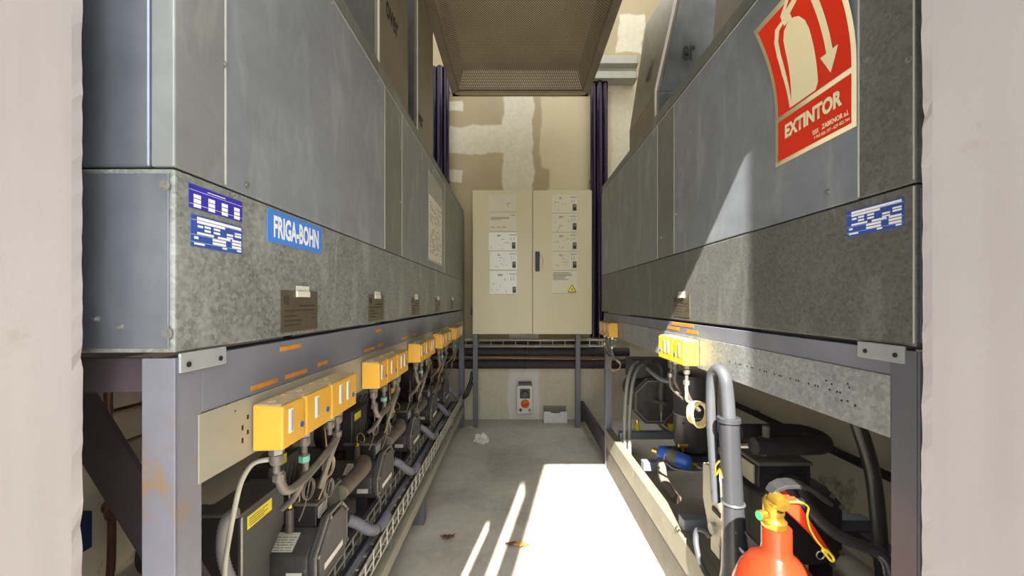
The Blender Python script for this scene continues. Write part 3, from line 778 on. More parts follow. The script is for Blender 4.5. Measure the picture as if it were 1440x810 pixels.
# wire tray with cables under the cabinet, two big lagged pipes, copper line
tr = thing('wire_cable_tray', 'horizontal wire cable tray on the back wall under the cabinet', 'cable tray', (.1, 3.31, .67))
mb = MB(); T0, T1 = .668, .722
for y in (3.26, 3.36):
    for z in (T0, T1): mb.cyl((-.75, y, z), (.86, y, z), .0042, 6)
k = -.735
while k < .86:
    for y in (3.26, 3.36): mb.cyl((k, y, T0), (k, y, T1), .0036, 6)
    mb.cyl((k, 3.26, T0), (k, 3.36, T0), .0022, 6); k += .105
mb.build('wire_basket', 'steel_wire', tr)
for x in (-.55, .80): MB().box(x, x+.02, 3.25, 3.418, T0-.014, T0-.0035).build('wall_bracket', 'zinc', tr)
def wall_pipe(z, r, y, label, x0=-1.0, x1=.98):
    p = thing('lagged_pipe', label, 'pipe', (0, y, z), 'lagged pipes along the back wall')
    MB().cyl((x0, y, z), (x1, y, z), r, 20).build('lagging', 'insulation', p)
    for x in (-.5, .07, .66): MB().cyl((x, y, z), (x+.018, y, z), r*1.05, 20).build('joint_band', 'rubber', p)
    for x in (-.8, .9): MB().box(x, x+.03, y, 3.418, z-.01, z+.01).build('wall_bracket', 'zinc', p)
wall_pipe(.612, .036, 3.33, 'thick dark lagged pipe along the back wall, just under the cable tray')
wall_pipe(.508, .040, 3.33, 'thick dark lagged pipe along the back wall, lower of the two')
MB().tube([(-.55,3.27,.585),(-.1,3.265,.572),(.3,3.267,.563),(.62,3.27,.558),(.9,3.30,.556)], .006, 8).build('copper_pipe', 'copper_bright')
tag(bpy.data.objects['copper_pipe'], 'thin copper pipe slanting between the two lagged pipes on the back wall', 'pipe')
cbl = MB(); rnd = random.Random(4)
for i in range(5):
    x = -.70; pts = []
    while x < .84: pts.append((x, 3.275+.016*i+rnd.uniform(-.003,.003), T0+.018+rnd.uniform(0,.012)+.004*(i%2))); x += .14
    cbl = MB().tube(pts, .0055, 8); o = cbl.build('tray_cable', 'rubber')
    tag(o, 'black cable lying in the wire tray under the cabinet', 'cable', 'cables in the wire tray under the cabinet')

iso = thing('isolator_switch', 'grey wall isolator with round orange lamp and black knob, low on back wall', 'switch', (.075, 3.40, .05))
def WX(u): return (u-U0)*3.40/F
def WZ(v): return H-(v-V0)*3.40/F
MB().box(WX(726), WX(749), 3.355, 3.4185, WZ(580.5), WZ(541)).build('body', 'white_plastic', iso, .012, 4)
MB().box(WX(729.5), WX(747.5), 3.345, 3.4185, WZ(540.6), WZ(537)).build('hood', 'black_plastic', iso, .003)
MB().box(WX(730.5), WX(746.5), 3.349, 3.3548, WZ(542.5), WZ(538.2)).build('hinged_cover', 'box_white', iso, .002)
MB().box(WX(731), WX(745), 3.350, 3.3548, WZ(558.5), WZ(545)).build('switch_plate', 'black_plastic', iso, .002)
q = (WX(738), WZ(552)); kb = MB().lathe([(.001,-.028),(.028,-.028),(.032,-.004),(.032,0)], (q[0],3.3498,q[1]), 'y', 24).build('rotary_knob', 'black_metal', iso)
MB().obox((q[0],3.318,q[1]), (.006*.8,0,.026*.8), (0,.004,0), (.005,0,-.001)).build('knob_grip', 'print_grey', iso)
q = (WX(738.3), WZ(566))
MB().lathe([(.001,-.030),(.020,-.027),(.034,-.014),(.038,0)], (q[0],3.3545,q[1]), 'y', 24).build('indicator_lamp', 'orange_lamp', iso)
MB().obox((q[0]+.009,3.3245,q[1]-.002), (.004,0,.013), (0,.0012,0), (.010,0,-.004)).build('lamp_reflector', 'lamp_red', iso)
for u, m in ((732,'black_plastic'), (744.5,'verdigris')):
    MB().lathe([(.001,-.012),(.012,-.010),(.013,0)], (WX(u),3.3545,WZ(574.5)), 'y', 18).build('push_button', m, iso)
MB().box(WX(737.2), WX(738.8), 3.395, 3.4185, WZ(536.6), .43).build('trunking', 'white_plastic', iso)

bx_ = thing('carton', 'small white open box on the floor against the back wall', 'box', (.34, 3.36, 0))
a, b, y, zt_ = WX(764), WX(796), 3.32, .098
mb = MB(); n = 10; xm_ = (a+b)/2
mb.prism([(a,0),(b,0),(b,zt_),(xm_+.045,zt_),(xm_+.034,zt_-.014),(xm_-.034,zt_-.014),(xm_-.045,zt_),(a,zt_)], 'y', y, y+.003)
mb.build('front_panel', 'box_white', bx_)
mb = MB().box(a, a+.003, y+.0031, 3.412, 0, zt_).box(b-.003, b, y+.0031, 3.412, 0, zt_).box(a+.0031, b-.0031, y+.0031, 3.409, 0, .003); mb.build('tray', 'box_white', bx_)
MB().obox(((a+b)/2, 3.4105, .062), ((b-a)/2,0,0), (0,.0015,0), (0,0,.062)).build('lid_flap', 'box_shade', bx_)

# litter
rnd = random.Random(9)
def crumple(name, mat, c_, r, label, cat, sq=(1,1,.7)):
    bm = bmesh.new(); bmesh.ops.create_icosphere(bm, subdivisions=3, radius=1)
    for v in bm.verts:
        k = rnd.uniform(.55,1.0); v.co = Vector((v.co.x*sq[0]*k*r, v.co.y*sq[1]*k*r, max(-.35*r, v.co.z*sq[2]*k*r)))
    zmin = min(v.co.z for v in bm.verts)
    for v in bm.verts: v.co.z -= zmin
    me = bpy.data.meshes.new(name); bm.to_mesh(me); bm.free(); me.materials.append(M[mat])
    o = bpy.data.objects.new(name, me); C.objects.link(o); o.location = c_; return tag(o, label, cat)
crumple('crumpled_paper', 'rag', (-.255, 2.86, 0), .062, 'crumpled white paper on the floor left of the sunlit patch', 'litter', (1.05,.7,.9))
crumple('paper_scrap', 'rag', (-.37, 3.2, 0), .03, 'tiny white scrap of paper on the floor beside the left cabinet leg', 'litter', (1.4,.7,.12))
def leaf(c_, mat, r, label, rot):
    mb = MB(); pts = []
    for k in range(14):
        t = 2*PI*k/14; q = r*(1 if k % 2 else .55); pts.append((math.cos(t+rot)*q*1.2, math.sin(t+rot)*q*.8))
    top = [Vector((c_[0]+x, c_[1]+y, c_[2]+.006+.012*abs(math.sin(3*i)))) for i, (x, y) in enumerate(pts)]
    bot = [p - Vector((0,0,.003)) for p in top]
    mb.rings([bot, top], smooth=False)
    return tag(mb.build('dry_leaf', mat), label, 'leaf')
leaf((.03,1.643,0), 'leaf_orange', .03, 'curled orange leaf at the left edge of the sunlit patch', .3)
leaf((-.022,1.65,0), 'leaf_brown', .022, 'small dark leaf in shade beside the orange leaf', 1.3)
leaf((-.30,1.70,0), 'leaf_brown', .03, 'dark brown leaf on the floor beside the left rack', .9)

# ================================================================== YELLOW PRESSURE SWITCHES
def switch(x, side, y0, y1, z0, z1, windows, label, group, mat='yellow', blob=True):
    """cover on a mounting plate; x = plate plane, side = +1 sticks out towards +x; windows = y fractions"""
    w = .051; X1 = x + side*w
    root = thing('pressure_switch', label, 'switch', (x, (y0+y1)/2, z0), group)
    bx = lambda mb, a, b, *r: mb.box(min(a,b), max(a,b), *r)
    # cover: slightly tapered box
    ins = .0035
    rs = [[Vector((x+side*.002, y0, z0)), Vector((x+side*.002, y1, z0)), Vector((x+side*.002, y1, z1)), Vector((x+side*.002, y0, z1))],
          [Vector((X1, y0+ins*.4, z0+ins*.3)), Vector((X1, y1-ins*.4, z0+ins*.3)), Vector((X1, y1-ins*.4, z1-ins)), Vector((X1, y0+ins*.4, z1-ins))]]
    MB().rings(rs, smooth=False).build('cover', mat, root, .003, 3)
    for f in windows:
        yc = y0+(y1-y0)*f; zc = z0+(z1-z0)*.58; hh = (z1-z0)*.27
        bx(MB(), X1-side*.0012, X1+side*.0012, yc-.0062, yc+.0062, zc-hh, zc+hh).build('scale_frame', 'white_plastic', root, .0008)
        bx(MB(), X1+side*.0012, X1+side*.0016, yc-.0005, yc+.0045, zc-hh*.86, zc+hh*.86).build('scale_window', 'window_grey', root)
    MB().lathe([(.0001,.0016),(.0052,.0014),(.0052,0)] if side > 0 else [(.0001,-.0016),(.0052,-.0014),(.0052,0)], (X1, y0+(y1-y0)*.84, z0+(z1-z0)*.36), 'x', 14).build('round_sticker', 'violet' if windows[0] < .3 else 'blue', root)
    xf = x + side*.027
    for f in windows:
        yc = y0+(y1-y0)*min(.75,max(.3,f))
        ft = MB().cyl((xf, yc, z0-.012), (xf, yc, z0+.001), .012, 6).build('hex_nut', 'zinc', root)
        MB().lathe([(.0085,-.030),(.0105,-.026),(.0105,-.014),(.008,-.0121)], (xf, yc, z0), 'z', 14).build('bellows', 'pipe_grey', root)
        MB().cyl((xf, yc, z0-.044), (xf, yc, z0-.0301), .0055, 10).build('nipple', 'pipe_grey', root)
    # spindle cap on top
    bx(MB(), x+side*.003, X1-side*.004, y0+.003, y1-.003, z1-.0028, z1+.0006).build('dusty_top', 'dust_top', root)
    MB().lathe([(.001,.0055),(.007,.0055),(.008,.002),(.008,.0027)], (x+side*.022, y0+(y1-y0)*.3, z1-.002), 'z', 16).build('spindle_cap', 'dust_top', root)
    return root
ORD = ['first','second','third','fourth','fifth']
LG = [.621, 1.062, 1.52, 1.978, 2.44]
for g, y in enumerate(LG):
    for k, (a, b, wn) in enumerate(((0,.067,(.35,)), (.071,.164,(.40,)), (.167,.290,(.33,.62)))):
        which = ['front', 'middle', 'rear'][k]
        lb = f'yellow pressure switch, {which} one in {ORD[g]} cluster from doorway along left rack' if k < 2 else \
             f'wide yellow twin-scale pressure switch, rear of {ORD[g]} cluster from doorway along left rack'
        switch(LX+.002, 1, y+a, y+b, .807, .882, wn, lb, 'yellow pressure switches along the left rack')
    xf = LX+.029
    # collecting U-pipe below the cluster
    mp = thing('pressure_pipe', f'grey U-bent pressure pipe hanging under {ORD[g]} yellow cluster on left rack', 'pipe', (xf, y+.14, .72), 'U-bent pipes under the yellow switches')
    MB().tube([(xf,y+.030,.7625),(xf+.002,y+.030,.745),(xf+.004,y+.045,.722),(xf+.004,y+.085,.716),(xf+.002,y+.15,.722),(xf,y+.205,.732),(xf,y+.232,.742)], .0075, 12).build('pipe', 'pipe_grey', mp)
    MB().tube([(xf,y+.108,.7625),(xf,y+.112,.735),(xf-.012,y+.120,.700),(xf-.03,y+.124,.668),(xf-.055,y+.13,.645)], .006, 10).build('branch_pipe', 'pipe_grey', mp)
    MB().tube([(xf,y+.243,.7625),(xf,y+.243,.742),(xf-.006,y+.235,.72),(xf-.03,y+.225,.64)], .006, 10).build('branch_pipe', 'pipe_grey', mp)
    for yy, m in ((y+.030,'pipe_grey'), (y+.108,'verdigris'), (y+.243,'pipe_grey')):
        MB().cyl((xf,yy,.7465),(xf,yy,.758), .010, 6).build('union_nut', m, mp)
    # capillary loops
    for q, (dy, zc, r, x) in enumerate(((.262,.672,.022,xf-.032), (.30,.600,.022,-.50), (.322,.592,.019,-.462))):
        cp = MB(); turns = 2; pts = [(x, y+dy, .80)] if False else []
        pts = [Vector((x+.004, y+dy-.02, .77 if not q else .68)), Vector((x+.004, y+dy-.012, zc+r+.03))]
        for i in range(10*turns+1):
            t = PI/2 + 2*PI*i/10; pts.append(Vector((x+.0035*i/10, y+dy+math.cos(t)*r, zc+math.sin(t)*r)))
        pts.append(Vector((x-.01, y+dy+.01, zc-r-.02))); pts.append(Vector((x-.02, y+dy, zc-r-.055)))
        o = cp.tube(pts, .0019, 6, res=4).build('capillary_coil', 'pipe_grey' if q else 'capillary')
        tag(o, f'thin coiled capillary tube, {["upper rear","lower front","lower rear"][q]} loop under {ORD[g]} yellow cluster of left rack', 'tube', 'capillary coils under the left switches')

RG = [(1.184, [(0,.075,(.4,)), (.078,.206,(.30,.55))]), (2.12, [(0,.067,(.35,)), (.071,.16,(.4,)), (.163,.255,(.4,))])]
for g, (y, lst) in enumerate(RG):
    for k, (a, b, wn) in enumerate(lst):
        lb = [['pale yellow sunlit pressure switch, front of the pair on right rack', 'pale yellow twin-scale pressure switch, rear of the sunlit pair on right rack'],
              ['yellow pressure switch, front of the far shaded trio on right rack', 'yellow pressure switch, middle of the far shaded trio on right rack', 'yellow pressure switch, rear of the far shaded trio on right rack']][g][k]
        switch(RX-.0025, -1, y+a, y+b, .850, .930, wn, lb, 'yellow pressure switches on the right rack', 'yellow_pale' if g == 0 else 'yellow')  # sunlit pair gets a paler yellow, sunlight put into the colour
    xf = RX-.0295
    L2 = lst[-1][1]
    mp = thing('pressure_pipe', ['bent pressure pipes hanging under the sunlit yellow pair on right rack', 'bent pressure pipes hanging under the far yellow trio on right rack'][g], 'pipe', (xf, y+.1, .75), 'U-bent pipes under the yellow switches')
    MB().tube([(xf,y+L2-.05,.8055),(xf,y+L2-.05,.77),(xf+.004,y+L2-.07,.745),(xf+.004,y+.06,.735)], .006, 10).build('pipe', 'pipe_grey', mp)
    MB().tube([(xf,y+.03,.8055),(xf,y+.032,.77),(xf+.02,y+.04,.73),(xf+.05,y+.05,.70)], .006, 10).build('branch_pipe', 'pipe_grey', mp)
    MB().tube([(xf,y+L2-.09,.8055),(xf,y+L2-.09,.78),(xf+.02,y+L2-.09,.74)], .006, 10).build('branch_pipe', 'pipe_grey', mp)
    for yy in (y+L2-.05, y+.03): MB().cyl((xf,yy,.787),(xf,yy,.80), .010, 6).build('union_nut', 'zinc', mp)
mb = MB(); pts = [Vector((RX-.03,1.21,.80)), Vector((RX-.034,1.205,.745))]
for i in range(45):
    t = PI*.7 + 2*PI*i/12; pts.append(Vector((RX-.022+.026*math.cos(t)+.0016*math.sin(i), 1.17-.0009*i, .713+.034*math.sin(t)+.002*math.sin(i*1.7))))
tag(mb.tube(pts, .0038, 7, res=3).build('wire_coil', 'cream_wire'), 'coil of cream wire hanging under the sunlit yellow pair', 'wire')
pts = [Vector((RX-.03,2.15,.80)), Vector((RX-.03,2.14,.75))]
for i in range(21):
    t = PI/2 + 2*PI*i/10; pts.append(Vector((RX-.03+.03*math.cos(t), 2.10-.001*i, .705+.03*math.sin(t))))
tag(MB().tube(pts, .0025, 6, res=3).build('capillary_coil', 'capillary'), 'thin capillary coil hanging under the far yellow trio', 'tube')
# ================================================================== LEFT COMPRESSORS
CXF = -.515                                        # aisle side of the crankcase
OCT = [(-.085,.345),(-.062,.318),(.062,.318),(.088,.342),(.088,.435),(.055,.470),(-.018,.470),(-.085,.402)]
CRANK = [(-.085,.345),(-.062,.318),(.062,.318),(.088,.342),(.088,.425),(.070,.441),(-.020,.441),(-.085,.402)]
def scaled(poly, s, c=(0,.394)): return [(c[0]+(p[0]-c[0])*s, c[1]+(p[1]-c[1])*s) for p in poly]
LABELS = ['black compressor with yellow-stickered box and white nameplate, nearest on the left rack',
          'black compressor second from doorway along left rack, grey conduit curling from its end',
          'black compressor third from doorway along left rack',
          'black compressor fourth from doorway along left rack',
          'black compressor at the far end of left rack, beside the cabinet legs']
def compressor(i, yc):
    root = thing('compressor', LABELS[i], 'compressor', (-.70, yc, .268), 'compressors along the left rack')
    sh = lambda poly: [(yc+p[0], p[1]) for p in poly]
    MB().prism(sh(CRANK), 'x', -.715, CXF-.012).prism(sh(scaled(OCT,.97)), 'x', CXF-.0118, CXF).build('crankcase', 'dark_cover', root, .004)
    cv = MB().prism(sh(scaled(OCT,1.05)), 'x', CXF+.0005, CXF+.009).prism(sh(scaled(OCT,.90)), 'x', CXF+.009, CXF+.017).build('end_cover', 'dark_cover', root, .002)
    mb = MB(); big, sm = sh(scaled(OCT,1.055)), sh(scaled(OCT,.985))
    for k in range(8):
        j = (k+1) % 8; mb.prism([big[k], big[j], sm[j], sm[k]], 'x', CXF+.0092, CXF+.0125)
    mb.build('cover_rim', 'cover_rim', cv)
    for k in range(8):
        p = sh(scaled(OCT,.965))[k]; MB().cyl((CXF+.0126,p[0],p[1]), (CXF+.018,p[0],p[1]), .005, 6).build('cover_bolt', 'zinc', cv)
    MB().box(CXF+.0172, CXF+.0178, yc-.055, yc+.05, .351, .366).build('cover_label', 'white_plastic', cv)
    MB().lathe([(.060,-.985),(.078,-.97),(.082,-.94),(.082,-.78),(.078,-.716)], (0,yc,.392), 'x', 26).build('motor_housing', 'black_metal', root)
    mb = MB()
    for k in range(7): mb.lathe([(.083,-.935+k*.022),(.090,-.931+k*.022),(.090,-.926+k*.022),(.083,-.922+k*.022)], (0,yc,.392), 'x', 22)
    mb.build('cooling_fins', 'black_dusty', root)
    hd = MB().box(-.652,-.538, yc-.018, yc+.115, .4415, .498).build('cylinder_head', 'black_metal', root, .003)
    MB().box(-.658,-.532, yc-.024, yc+.121, .4985, .508).build('head_plate', 'black_dusty', hd, .003)
    MB().box(-.5378,-.5372, yc-.01, yc+.04, .46, .49).build('head_label', 'white_plastic', hd)
    for dx_ in (-.648,-.595,-.542):
        for dy_ in (-.014,.048,.111): MB().cyl((dx_,yc+dy_,.5082), (dx_,yc+dy_,.516), .0062, 6).build('head_bolt', 'rubber', hd)
    # slanted nameplate on the front upper face
    a, b = Vector((0,yc-.085,.402)), Vector((0,yc-.020,.441)); n = Vector((0,-.039,.065)).normalized(); m_ = a.lerp(b,.5)
    pl = MB().obox((-.605,m_.y+n.y*.0006,m_.z+n.z*.0006), (.033,0,0), (b-a)*.32, n*.0004).build('nameplate', 'paper', root)
    mb = MB(); rnd = random.Random(3)
    for k in range(6):
        q = a.lerp(b, .23+k*.085); w0 = -.633
        while w0 < -.578:
            w1 = min(-.576, w0+rnd.uniform(.006,.02)); mb.obox(((w0+w1)/2,q.y+n.y*.0012,q.z+n.z*.0012), ((w1-w0)/2,0,0), (b-a)*.011, n*.0002); w0 = w1+.003
    mb.build('print', 'print_grey', pl)
    MB().obox((-.56,yc-.0857,.356), (.020,0,0), (0,.0004,0), (0,0,.008)).build('side_label', 'white_plastic', root)
    for fx in (-.575, -.90):
        for fy in (-.055, .055): MB().box(fx-.017, fx+.017, yc+fy-.014, yc+fy+.014, .2685, .3185 if fx > -.8 else .325).build('foot', 'rubber', root, .003)
    # terminal box with warning label and ribs
    tb = MB().box(-.735,-.625, yc-.02, yc+.125, .478, .628).build('terminal_box', 'black_metal', root, .004) if i else MB().box(-.735,-.665, yc-.02, yc+.125, .478, .60).build('terminal_box', 'black_metal', root, .004)
    xw = -.625 if i else -.665
    MB().box(xw, xw+.0006, yc+.0, yc+.06, .585, .612) .build('warning_label', 'label_lime', tb)
    mb = MB()
    for k in range(5): mb.bar((xw+.001, yc+.0+k*.022, .500), (xw+.001, yc+.02+k*.022, .575), .004, .003, (1,0,0))
    mb.build('rib', 'black_dusty', tb)
    # suction pipe with cap, valve
    if i:
        sp = MB().tube([(-.548,yc-.285,.452),(-.545,yc-.18,.455),(-.545,yc-.12,.458),(-.56,yc-.086,.46)], lambda t: .024+.006*t, 16).build('suction_pipe', 'insulation_brown', root)
        MB().cyl((-.548,yc-.293,.4515), (-.548,yc-.2855,.452), .0235, 16).build('pipe_cap', 'plate_beige', sp)
    vb = MB().cyl((-.60,yc-.035,.44), (-.60,yc-.035,.500), .011, 12)  .build('service_valve', 'pipe_grey', root)
    MB().cyl((-.60,yc-.035,.5002), (-.60,yc-.035,.515), .007, 6).build('valve_cap', 'brass', vb)
    MB().tube([(-.60,yc-.035,.515),(-.60,yc-.035,.54),(-.585,yc-.04,.553),(-.572,yc-.04,.54),(-.574,yc-.04,.52),(-.59,yc-.04,.523)], .0022, 6).build('gauge_tube', 'capillary', vb)
    return root
CY = [1.055, 1.49, 1.93, 2.37, 2.80]
for i, y in enumerate(CY): compressor(i, y)
# control box in front of the nearest compressor, yellow sticker on its aisle face
cbx = thing('control_box', 'black control box with yellow sticker just behind the rusty left post', 'control box', (-.64, .87, .268))
mb = MB().prism([(.80,.2685),(.90,.2685),(.90,.455),(.955,.50),(.955,.600),(.80,.600)], 'x', -.655, -.575); mb.build('casing', 'black_metal', cbx, .003)
MB().box(-.660,-.570,.795,.960,.6005,.608).build('lid', 'black_dusty', cbx, .003)
MB().box(-.5748,-.5742,.822,.905,.560,.588).build('warning_sticker', 'warning_yellow', cbx)
mb = MB()
for k in range(4): mb.box(-.5741,-.5739,.828,.828+.05+.012*(k%2),.565+k*.005,.5665+k*.005)
mb.build('print', 'print_dark', cbx)
MB().box(-.5748,-.5725,.80,.806,.40,.598).build('edge_trim', 'zinc', cbx)
pr_ = [P(352,745,.79), P(330,765,.79)]
# corrugated conduit from each compressor down into the cable tray
for i, y in enumerate(CY):
    pts = [(-.512,y+.113,.385),(-.492,y+.132,.366),(-.468,y+.17,.322),(-.463,y+.235,.286),(-.466,y+.31,.272),(-.474,y+.36,.262)]
    cd = MB().tube(pts, .0155, 12, ridge=.09).build('flexible_conduit', 'conduit_grey')
    tag(cd, f'grey corrugated conduit from {ORD[i]} left compressor down towards the wire tray', 'conduit', 'corrugated conduits of the left compressors')
    tie = MB().lathe([(.0178,-.004),(.0185,0),(.0178,.004)], (0,0,0), 'y', 14)
    t_ = thing('cable_tie', f'black tie round the conduit of {ORD[i]} left compressor', 'tie', (-.464, y+.22, .29), 'ties on the corrugated conduits')
    tie.v = [v + Vector((-.464, y+.22, .291)) for v in tie.v]; tie.build('band', 'rubber', t_)
# wire basket tray along the base rail, cables in it
wt = thing('wire_cable_tray', 'long wire cable tray running along the left rack above its base rail', 'cable tray', (-.475, 1.9, .1725))
tx0, tx1, tz0, tz1 = -.520, -.432, .2345, .292
mb = MB(); w = .0028
for x in (tx0, tx1):
    for z in (tz0, (tz0+tz1)/2, tz1): mb.cyl((x, .66, z), (x, 3.10, z), w, 6)
for x in (-.49, -.46): mb.cyl((x, .66, tz0), (x, 3.10, tz0), w, 6)
y = .67
while y < 3.1:
    for x in (tx0, tx1): mb.cyl((x, y, tz0), (x, y, tz1+.004), w, 6)
    mb.cyl((tx0, y, tz0), (tx1, y, tz0), w, 6); y += .062
mb.build('wire_mesh', 'steel_wire', wt)
for y in (.64+.06, 1.35, 2.0, 2.7): MB().box(-.515, -.436, y, y+.025, .2316, .2325).box(-.515,-.436,y+.002,y+.004,.1725,.2316).build('tray_bracket', 'zinc', wt)
for k, (x, r, m) in enumerate(((-.508,.009,'rubber'), (-.488,.011,'conduit_grey'), (-.462,.010,'rubber'), (-.444,.007,'conduit_light'))):
    pts = []; y = .67; rnd = random.Random(k)
    while y < 3.08: pts.append((x+rnd.uniform(-.003,.003), y, tz0+.003+r+rnd.uniform(0,.003))); y += .24
    tag(MB().tube(pts, r-.0025, 8).build('tray_cable', m), ['black cable in the left tray, nearest the compressors','grey conduit lying in the left wire tray','black cable in the middle of the left wire tray','thin pale cable at the aisle edge of the left wire tray'][k], 'cable', 'cables in the left wire tray')
# black cable bundle leaving the tray at the far end
for k in range(3):
    tag(MB().tube([Vector(p)+Vector((.017,-.004,0))*k for p in ((-.452,3.112,.262),(-.424,3.146,.285),(-.412,3.20,.315),(-.405,3.28,.338),(-.398,3.36,.36),(-.392,3.40,.43))], .006, 8).build('black_cable', 'rubber'),
        'black cable rising from the far end of the left wire tray', 'cable', 'cables at the far end of the left tray')
# pale cable looping from the first yellow cluster past the control box, corrugated conduit beside it
tag(MB().tube([P(379,646,.655), P(356,652,.655), P(340,676,.66), P(331,710,.67), P(323,752,.68), P(317,790,.69), P(316,830,.70), P(318,900,.72)], .0042, 10).build('pale_cable', 'cable_white'), 'pale cable arching from the nearest yellow switch down past the control box', 'cable')
tag(MB().tube([P(335,720,.735), P(320,728,.73), P(313,752,.73), P(314,785,.735), P(324,815,.74), P(345,860,.75)], .0095, 12, ridge=.1).build('flexible_conduit', 'conduit_light'), 'pale corrugated conduit curving down behind the rusty left post', 'conduit')

# left wall behind the rack: copper pipe with valve, pale slabs, small blue box, thin looped pipe
vp = thing('valve_pipe', 'dark copper pipe with a round shut-off valve behind the left post', 'pipe', (-1.14, 1.085, 0))
MB().tube([(-1.15,1.085,.97),(-1.15,1.085,.60),(-1.142,1.085,.50),(-1.142,1.085,.33),(-1.15,1.085,.26),(-1.18,1.085,.20),(-1.237,1.085,.18)], .0095, 12).build('pipe', 'copper', vp)
vb = MB().sphere((-1.142,1.085,.472), .021, 10).build('valve_body', 'copper', vp)
hw = MB(); rr_ = .026
hw.tube([(-1.107+.0*k, 1.065+rr_*math.cos(2*PI*k/14), .474+rr_*math.sin(2*PI*k/14)) for k in range(14)], .0055, 8, closed=True, res=2)
hw.cyl((-1.142,1.075,.472), (-1.100,1.065,.474), .006, 8); hw.bar((-1.107,1.043,.474), (-1.107,1.087,.474), .005, .007); hw.build('hand_wheel', 'copper', vb)
for i, (z0_, z1_, ys, xx) in enumerate(((.86,.94,.92,-1.165), (.735,.845,1.0,-1.17), (.635,.725,1.06,-1.165), (.545,.628,1.13,-1.172))):
    mb = MB(); rnd = random.Random(i)
    prof = [(xx,z0_+.004),(xx-.004,z1_-.006),(xx-.012,z1_),(WL+.001,z1_),(WL+.001,z0_),(xx-.008,z0_)]
    rs = []
    for k in range(12):
        y = ys + (2.9-ys)*k/11
        rs.append([Vector((p[0]+rnd.uniform(-.003,.003)*(p[0] > WL+.01), y + (rnd.uniform(-.02,.02) if k in (0,) else 0), p[1]+rnd.uniform(-.002,.002))) for p in prof])
    tag(mb.rings(rs, smooth=False).build('insulation_slab', 'foam_block'), ['pale slab along the left wall, topmost of the four', 'pale slab along the left wall, second from top', 'pale slab along the left wall, third from top', 'pale slab along the left wall, lowest of the four'][i], 'slab', 'pale slabs along the left wall')
MB().box(-1.2495, -1.205, 1.02, 1.095, .35, .455).build('blue_box', 'blue_wall_box', None, .004)
tag(bpy.data.objects['blue_box'], 'small dark blue box on the left wall, half hidden by the doorway edge', 'box')
tag(MB().tube([(-1.24,1.30,.78),(-1.02,1.30,.78),(-.985,1.30,.76),(-.975,1.30,.70),(-.975,1.30,.62),(-.965,1.30,.60),(-.93,1.30,.595),(-.905,1.30,.61),(-.90,1.30,.66),(-.90,1.30,.74)], .006, 8).build('looped_pipe', 'rubber'), 'thin black pipe bent in a U behind the left mounting plate', 'pipe')

# ================================================================== RIGHT SIDE EQUIPMENT
# far compressor with an octagonal cover facing the doorway
fc = thing('compressor', 'dark compressor with octagonal cover facing the doorway, behind the right far post', 'compressor', (.83, 2.4, .283))
oc = (.835, .455); R0 = .148
def octa(r, c=oc): return [(c[0]+r*math.cos(PI/8+k*PI/4), c[1]+r*math.sin(PI/8+k*PI/4)*1.0) for k in range(8)]
MB().prism(octa(R0*.96), 'y', 2.312, 2.43).build('crankcase', 'dark_cover', fc, .004)
cv = MB().prism(octa(R0), 'y', 2.30, 2.3115).prism(octa(R0*.84), 'y', 2.288, 2.2995).build('end_cover', 'dark_cover', fc, .002)
mb = MB(); a_, b_ = octa(R0*.90), octa(R0*.85)
for k in range(8): mb.prism([a_[k], a_[(k+1)%8], b_[(k+1)%8], b_[k]], 'y', 2.284, 2.2995)
mb.build('cover_rim', 'cover_rim', cv)
for p in octa(R0*.955): MB().cyl((p[0],2.2995,p[1]), (p[0],2.293,p[1]), .006, 6).build('cover_bolt', 'zinc', cv)
MB().box(.70, .95, 2.325, 2.45, .585, .70).build('terminal_box', 'dark_cover', fc, .005)
MB().lathe([(.07,2.431),(.085,2.46),(.085,2.70),(.07,2.74)], (.835,0,.455), 'y', 24).build('motor_housing', 'black_metal', fc)
MB().tube([(.86,2.27,.47),(.86,2.265,.56),(.86,2.262,.64),(.85,2.28,.68),(.85,2.335,.69)], .021, 14).build('suction_pipe', 'dark_cover', fc)
vv = MB().cyl((.86,2.265,.455), (.86,2.265,.40), .013, 12).build('service_valve', 'black_dusty', fc)
MB().cyl((.815,2.262,.468), (.888,2.262,.445), .012, 10).build('valve_stem', 'black_dusty', vv); MB().cyl((.86,2.265,.3998), (.86,2.265,.34), .007, 8).build('valve_rod', 'zinc', vv)
for x in (.725, .925):
    ft = MB().lathe([(.016,0),(.018,.01),(.018,.03),(.014,.036)], (x,2.29,.2838), 'z', 14).build('rubber_foot', 'label_lime', fc)
    MB().cyl((x,2.29,.3199), (x,2.29,.345), .007, 8).build('foot_bolt', 'brass', ft)
for i, (dx_, lb) in enumerate(((0,'outer of the two grey hoses arching beside far right compressor'), (.030,'inner of the two grey hoses arching beside far right compressor'))):
    tag(MB().tube([Vector(p)+Vector((.027,-.002,-.018))*(dx_ > 0) for p in ((.735,2.310,.69),(.695,2.27,.675),(.655,2.235,.60),(.640,2.225,.50),(.634,2.224,.40),(.632,2.224,.27),(.634,2.224,.15))], .0105, 12).build('grey_hose', 'conduit_light'), lb, 'hose', 'grey hoses of the far right compressor')
tag(MB().tube([(.795,2.309,.650),(.805,2.26,.632),(.83,2.20,.608),(.87,2.17,.600),(.93,2.12,.62),(.98,2.06,.66)], .014, 12).build('sagging_hose', 'conduit_light'), 'grey hose sagging from the far right compressor towards the tank', 'hose')
# pipework behind, at the back wall right
for k, (x, z0_, z1_) in enumerate(((.66,.28,.62),)):
    pass
